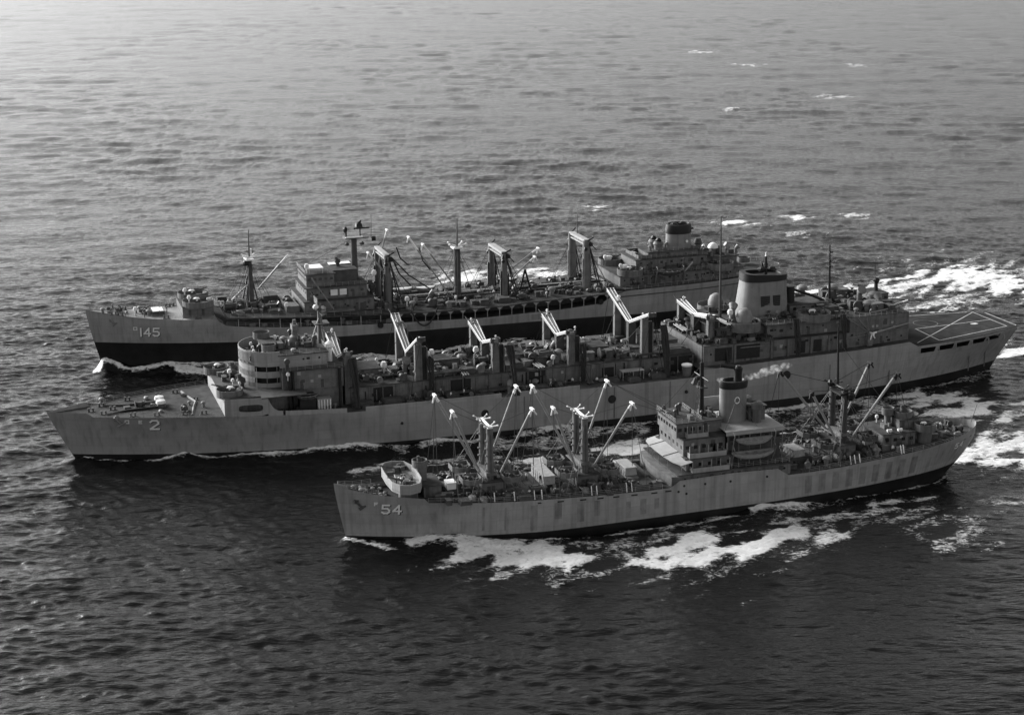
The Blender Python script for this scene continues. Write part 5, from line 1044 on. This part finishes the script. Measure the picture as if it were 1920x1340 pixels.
    for sg in (1, -1):
        gun_tub(T, 149.5, 7.6*sg, 17.0, 3.7, 1.1, -.2, drop=.7); gun_tub(T, 177, 8.0*sg, 16.8, 4.0, 1.2, 0, drop=.7, cover=False)
        put('gun_cover', T, 148.2, 6.4*sg, 17.4, 0, 1.0); put('covered_instrument', T, 147.2, 6.2*sg, 17.0, 0, 1.2)
        for xx in (156.5, 164.5): MB().path([(xx, 9.2*sg, 13.4), (xx, 10.6*sg, 16.5), (xx, 11.2*sg, 18.0), (xx, 10.4*sg, 18.6)], .16, 6).build('davit', 'machinery_light', T)
    MB().tube((164.6, 10.6, 13.2), (164.6, 10.6, 20.6), .3, .25, 8).build('signal_post', 'house_dark', T)
    MB().tube((165.2, 9.4, 16), (168.4, 8.4, 18.6), .18, .18, 6).build('ladder', 'canvas', T)
    rail(T, [(152, 5.9, 20), (174, 5.9, 20)], 1., 1.5); rail(T, [(146, 9.4, 16.4), (184, 9.4, 16.4)], 1., 1.6); rail(T, [(156, 4.5, 21.6), (172, 4.5, 21.6)], 1., 1.5)
    clutter(T, 146, 184, -11, 11, 13.4, 20, 87, ['bollard', 'mushroom_vent', 'locker', 'rope_heap'], .7, 1.1); clutter(T, 153, 170, -4.6, 4.8, 20.0, 10, 91, s0=.5, s1=.9); clutter(T, 157, 172, -3.4, 3.4, 21.6, 6, 92, ['locker', 'mushroom_vent', 'cowl_vent', 'dark_locker'], .5, .9); clutter(T, 152, 174, -8.4, -6.2, 16.4, 8, 88); clutter(T, 152, 176, 6.2, 8.4, 16.4, 9, 89); clutter(T, 175, 184, -4, 4, 18.8, 9, 90, ['winch', 'dark_locker', 'covered_instrument', 'cowl_vent'], .8, 1.3)
    b = MB(); b.wall([(153, -4.6), (157, -4.6), (157, 5.2), (153, 5.2)], 20.0, 21.0, .1); b.build('bridge_screen', 'house_grey', T)
    for x in (186, 190, 194): gun_tub(T, x, 3 if x != 190 else -3.4, 15.2, 1.8, .9, gun=False) if x == 190 else put('winch', T, x, 2, 13.8)
    put('searchlight', T, 185.5, 0, 16.4, 0, 1.2)
    return T, H, zu
SHIP145, HULL145, Z145 = ship145()
# =================================================================== THINGS: boats, crates, flags, hose, steam, people
def thing(name, root, x, p, z, rz, label, cat, group=None, sc=1.):
    e = bpy.data.objects.new(name, None); COL.objects.link(e); e.location = to_world(root, x, p, z); e.rotation_euler = (0, 0, root.rotation_euler.z+rz); e.scale = (sc, sc, sc); e.empty_display_size = .5
    return tag(e, label, cat, group)
def boat_meshes(L, w, h, m):
    N = 14; b = MB(); V = []
    for k in range(N+1):
        t = k/N; s = math.sin(PI*clamp(t, .0, 1))**.55; x = (t-.5)*L; sh = h*(1+.28*(2*t-1)**2)
        for a in range(7):
            q = -PI/2+PI*a/6; V.append((x, w/2*s*math.sin(q), sh-(h*.98)*math.cos(q)**.7*min(1, s+.15) if abs(math.cos(q)) > 1e-6 else sh))
    F = [(k*7+a, k*7+a+1, (k+1)*7+a+1, (k+1)*7+a) for k in range(N) for a in range(6)]
    hull = b.add(V, F).mesh('boat_hull', m, 60)
    g = MB(); 
    for sgn in (0, 6): g.path([V[k*7+sgn] for k in range(N+1)], .09, 5)
    gun = g.mesh('gunwale', 'machinery_light')
    c = MB(); U = []
    for k in range(1, N):
        t = k/N; s = math.sin(PI*t)**.55; sh = h*(1+.28*(2*t-1)**2)
        U += [((t-.5)*L, w/2*s*.96, sh+.03), ((t-.5)*L, w/4*s, sh+.3*s), ((t-.5)*L, 0, sh+.42*s), ((t-.5)*L, -w/4*s, sh+.3*s), ((t-.5)*L, -w/2*s*.96, sh+.03)]
    c.add(U, [(k*5+a, k*5+a+1, (k+1)*5+a+1, (k+1)*5+a) for k in range(N-2) for a in range(4)])
    cover = c.mesh('boat_cover', 'canvas_white', 60)
    t = MB().box(-.15, .15, -w*.42, w*.42, h*.8, h*.86).mesh('thwart', 'crate_wood')
    return hull, gun, cover, t
def boat(root, x, p, z, L, w, h, label, covered, m='wood_boat', group=None, rz=0):
    e = thing('lifeboat', root, x, p, z, rz, label, 'boat', group)
    hull, gun, cover, th = boat_meshes(L, w, h, m)
    for nm, me in (('boat_hull', hull), ('gunwale', gun))+((('boat_cover', cover),) if covered else ()):
        o = bpy.data.objects.new(nm, me); COL.objects.link(o); o.parent = e
    if not covered:
        for k in range(4): o = bpy.data.objects.new('thwart', th); COL.objects.link(o); o.parent = e; o.location = (-L*.3+k*L*.2, 0, 0)
    return e
boat(SHIP54, 84, 8.4, 13.9, 8.0, 2.4, 1.1, 'upper grey open lifeboat hung in davits on ship 54', False, 'hull_grey_light', 'lifeboats hung in davits')
boat(SHIP54, 84, 8.3, 10.9, 9.6, 2.7, 1.3, 'lower grey open lifeboat hung in davits on ship 54', False, 'hull_grey_light', 'lifeboats hung in davits')
boat(SHIP145, 160.5, 10.9, 15.8, 8.2, 2.6, 1.3, 'dark open lifeboat in davits below the round funnel of ship 145', False, 'machinery', 'lifeboats hung in davits')
boat(SHIP145, 86.6, -6.5, 12.9, 6.6, 2.6, 1.2, 'white covered launch on ship 145 lying closest to the forward goalpost', True, 'wood_boat', 'covered launches on deck')
boat(SHIP145, 93.4, -6.5, 12.7, 6.2, 2.5, 1.2, 'white covered launch on ship 145 lying closest to the single kingpost', True, 'wood_boat', 'covered launches on deck')
boat(SHIP145, 118, -8, 13.0, 6.6, 2.4, 1.1, 'white covered launch beside the black derrick frame of ship 145', True, 'machinery', 'covered launches on deck')
boat(SHIP2, 55.4, 13.9, 13.2, 5.2, 2.0, 1.1, 'dark launch stowed beside the forward house of ship 2', False, 'machinery', None)
def crate(root, x, p, z, lx, lp, h, label, m, battens=4, rz=0., slope=0):
    e = thing('cargo_crate', root, x, p, z, rz, label, 'crate', 'crates lashed on the cargo deck')
    MB().box(-lx/2, lx/2, -lp/2, lp/2, 0, h, slope, slope*.5).build('crate_body', m, e)
    for k in range(battens):
        q = -lp/2+lp*(k+.5)/battens; MB().box(-lx/2-.04, -lx/2, q-.08, q+.08, 0, h).build('batten', 'machinery_light', e); MB().box(lx/2, lx/2+.04, q-.08, q+.08, 0, h).build('batten', 'machinery_light', e)
    MB().box(-lx/2-.05, lx/2+.05, -lp/2-.05, lp/2+.05, h, h+.08, slope, slope*.5).build('crate_lid', m, e)
crate(SHIP54, 42.0, .6, 8.95, 2.3, 8.2, 1.7, 'long pale crate lying across the hatch between the forward kingposts of ship 54', 'crate_wood', 7)
crate(SHIP54, 59.6, .6, 8.4, 2.6, 5.6, 1.6, 'tarpaulin-covered crate on the hatch in front of the bridge awning of ship 54', 'canvas', 4, .0, .25)
crate(SHIP54, 96.6, 1.2, 8.2, 2.6, 4.6, 1.5, 'pale crate on the hatch behind the funnel house of ship 54', 'crate_wood', 4, .1, .3)
crate(SHIP54, 22.6, 1.8, 9.6, 1.8, 2.4, 1.3, 'small white crate behind the forward gun platform of ship 54', 'canvas_white', 2)
crate(SHIP54, 113.2, 1.8, 9.1, 2.2, 3.4, 1.2, 'pale crate in front of the after gun house of ship 54', 'crate_wood', 3, -.2)
for k in range(5):
    e = thing('signal_flag', SHIP54, 74.9-.15*k, 1.8, 27.2-1.15*k, .5+.3*k, 'dark signal flag flying from the halyard on the mast of ship 54', 'flag', 'signal flags on one halyard')
    b = MB(); V = []
    for i in range(6):
        for j in range(3): V.append((-i*.22, .12*math.sin(i*1.3+k), -j*.4))
    b.add(V, [(i*3+j, (i+1)*3+j, (i+1)*3+j+1, i*3+j+1) for i in range(5) for j in range(2)]); b.build('flag_cloth', ['opening_dark', 'house_dark', 'black_paint'][k % 3], e)
wires(SHIP54, [((75.1, 1.8, 28), (73.6, 1.9, 19))], .03, 'rope_dark', 'halyard')
b = MB(); pts = [(84.2+7.2*t, 13.5+.2*math.sin(PI*t), 12.6-4.4*math.sin(PI*t)**.8+.3*t) for t in [k/16 for k in range(17)]]; b.path(pts, .2, 7)
o = b.build('hanging_hose', 'rope_dark', None); o.location = SHIP145.location; o.rotation_euler = SHIP145.rotation_euler; tag(o, 'black hose sagging in a loop down the side of ship 145', 'hose')
# steam drifting from the funnel of ship 54
b = MB()
for k, (x, p, z, r) in enumerate([(79.9, .2, 25.5, .6), (86.6, .4, 25.5, .8), (88.2, .6, 25.9, 1.0), (90, .9, 26.5, 1.2), (91.8, 1.2, 27.0, 1.1), (93.8, 1.5, 27.5, .9)]): b.blob((x, p, z), (r*1.5, r, r*.8), 40+k, 12, .25)
o = b.build('steam', 'white_paint', None); o.location = SHIP54.location; o.rotation_euler = SHIP54.rotation_euler; o['kind'] = 'stuff'; o['label'] = 'white steam drifting from the funnel'
m = bpy.data.materials.new('steam_vapour'); m.use_nodes = True; n = m.node_tree; n.nodes.clear(); out = n.nodes.new('ShaderNodeOutputMaterial'); pv = n.nodes.new('ShaderNodeVolumePrincipled'); pv.inputs['Color'].default_value = (1, 1, 1, 1)
tc = n.nodes.new('ShaderNodeTexCoord'); nn = n.nodes.new('ShaderNodeTexNoise'); nn.inputs['Scale'].default_value = 1.3; nn.inputs['Detail'].default_value = 4; mr = n.nodes.new('ShaderNodeMapRange'); mr.inputs[1].default_value = .45; mr.inputs[2].default_value = .68; mr.inputs[3].default_value = 0; mr.inputs[4].default_value = .55
n.links.new(tc.outputs['Object'], nn.inputs['Vector']); n.links.new(nn.outputs[0], mr.inputs[0]); n.links.new(mr.outputs[0], pv.inputs['Density']); n.links.new(pv.outputs[0], out.inputs['Volume'])
o.data.materials.clear(); o.data.materials.append(m)
# people: one continuous skinned figure per pose, shared by all who take it
def figure(name, arms, lean, shirt):
    V = [(0, 0, .95), (0, lean*.4, 1.2), (0, lean, 1.42), (0, lean*1.1, 1.52), (0, lean*1.2, 1.68)]; R_ = [.15, .15, .17, .06, .105]; E = [(0, 1), (1, 2), (2, 3), (3, 4)]
    for s in (1, -1):
        i = len(V); V += [(s*.1, 0, .88), (s*.12, .03, .48), (s*.13, 0, .06), (s*.13, .16, .04)]; R_ += [.1, .075, .05, .045]; E += [(0, i), (i, i+1), (i+1, i+2), (i+2, i+3)]
        a = arms[0 if s > 0 else 1]; i = len(V); V += [(s*.22, lean, 1.38)]+[(s*q[0], q[1]+lean, q[2]) for q in a]; R_ += [.07, .055, .045, .04]; E += [(2, i), (i, i+1), (i+1, i+2), (i+2, i+3)]
    me = bpy.data.meshes.new(name); me.from_pydata(V, E, []); ob = bpy.data.objects.new(name, me); COL.objects.link(ob)
    md = ob.modifiers.new('Skin', 'SKIN')
    for sv, r in zip(me.skin_vertices[0].data, R_): sv.radius = (r, r)
    me.skin_vertices[0].data[0].use_root = True
    sb = ob.modifiers.new('Sub', 'SUBSURF'); sb.levels = 1; sb.render_levels = 1
    dg = bpy.context.evaluated_depsgraph_get(); res = bpy.data.meshes.new_from_object(ob.evaluated_get(dg)); bpy.data.objects.remove(ob)
    for q in ('dungaree', shirt, 'skin', 'canvas_white'): res.materials.append(MATS[q])
    for f in res.polygons:
        z, x = f.center.z, abs(f.center.x); f.material_index = 0 if z < .97 and x < .2 else 3 if z > 1.70 else 2 if z > 1.47 or (x > .2 and z < .98) else 1
        f.use_smooth = True
    return res
down = ([(.27, .02, 1.1), (.26, .08, .86), (.25, .1, .78)],)*2
rail_ = ([(.26, .15, 1.12), (.2, .4, 1.05), (.18, .47, 1.05)],)*2
haul = ([(.25, .25, 1.2), (.16, .48, 1.25), (.14, .55, 1.27)], [(.27, .1, 1.1), (.2, .33, 1.0), (.18, .4, .98)])
FIG = [figure('person_standing', down, .0, 'shirt_blue'), figure('person_at_rail', rail_, .06, 'dungaree'), figure('person_hauling', haul, .12, 'shirt_blue'), figure('person_white', down, .02, 'shirt_white')]
WHAT = ['grey-shirted sailor standing', 'dark-clothed sailor bending forward', 'grey-shirted sailor hauling a line', 'white-shirted sailor standing']
def crew(root, zone, z, n, seed, where, group, marks=()):
    q = random.Random(seed)
    for k in range(n):
        x, p = q.uniform(zone[0], zone[1]), q.uniform(zone[2], zone[3]); i = q.choice([0, 1, 1, 2, 0, 2, 3])
        o = bpy.data.objects.new('person', FIG[i]); COL.objects.link(o); o.location = to_world(root, x, p, z(x) if callable(z) else z); o.rotation_euler = (0, 0, root.rotation_euler.z+q.uniform(0, 6.28))
        w_, g_ = where, group
        for lim, ph in marks:
            if x < lim: w_ = ph; g_ = group+' '+ph; break
        tag(o, WHAT[i]+' '+w_, 'person', g_+', '+WHAT[i])
crew(SHIP54, (22, 64, 4.6, 8.2), Z54, 26, 201, 'on the port cargo deck of ship 54', 'crew on the port deck of ship 54', [(27, 'on ship 54 behind the gun platform'), (34, 'beside the first kingposts of ship 54'), (46, 'beside the long pale crate of ship 54'), (54, 'beside the second kingposts of ship 54'), (99, 'before the bridge awning of ship 54')])
crew(SHIP54, (36.5, 44.5, -3.8, 3.8), lambda x: Z54(x)+1.28, 6, 202, 'on the forward hatch of ship 54', 'crew on the forward hatch of ship 54')
crew(SHIP54, (54.6, 63, -3.8, 3.8), lambda x: Z54(x)+1.28, 5, 203, 'on the hatch before the bridge of ship 54', 'crew on the bridge hatch of ship 54')
crew(SHIP54, (94, 118, 4.2, 7.6), Z54, 12, 204, 'on the after deck of ship 54', 'crew on the after deck of ship 54')
crew(SHIP54, (11.4, 15.4, -5.5, 5.5), 11.7, 7, 205, 'on the forward gun platform of ship 54', 'crew on the gun platform of ship 54')
crew(SHIP54, (128, 136, -3.5, 3.5), 9.0, 7, 206, 'on the stern of ship 54', 'crew on the stern of ship 54')
crew(SHIP2, (66, 148, 10.2, 14.6), Z2, 36, 211, 'on the port side deck of ship 2', 'crew on the side deck of ship 2', [(74, 'beside the first wing frame of ship 2'), (91, 'beside the second wing frame of ship 2'), (110, 'beside the third wing frame of ship 2'), (128, 'beside the fourth wing frame of ship 2'), (999, 'beside the fifth wing frame of ship 2')])
crew(SHIP2, (67, 149, -8, 8), 13.95, 26, 212, 'on top of the cargo house of ship 2', 'crew on the cargo house of ship 2', [(74, 'on the cargo house by the first wing frame'), (91, 'on the cargo house by the second wing frame'), (110, 'on the cargo house by the third wing frame'), (128, 'on the cargo house by the fourth wing frame'), (999, 'on the cargo house by the fifth wing frame')])
crew(SHIP2, (192, 205, -10, 12), 19.95, 12, 213, 'on the hangar roof of ship 2', 'crew on the hangar roof of ship 2')
crew(SHIP2, (44.5, 49.5, -5, 6), 21.15, 7, 214, 'on the open bridge of ship 2', 'crew on the bridge of ship 2')
crew(SHIP145, (82, 143, -9, 12), Z145, 44, 221, 'on the cargo deck of ship 145', 'crew on the cargo deck of ship 145', [(92, 'behind the first goalpost of ship 145'), (106, 'beside the single kingpost of ship 145'), (119, 'beside the second goalpost of ship 145'), (130, 'beside the black derrick frame of ship 145'), (999, 'beside the third goalpost of ship 145')])
crew(SHIP145, (6, 23, -3, 5), lambda x: interp(HULL145.top, x)-.15, 12, 222, 'on the forecastle of ship 145', 'crew on the forecastle of ship 145')
crew(SHIP145, (36, 54, -8, 11), Z145, 12, 223, 'around the foremast of ship 145', 'crew around the foremast of ship 145')
crew(SHIP145, (148, 184, 9.6, 10.8), 13.4, 8, 224, 'beside the after house of ship 145', 'crew beside the after house of ship 145')
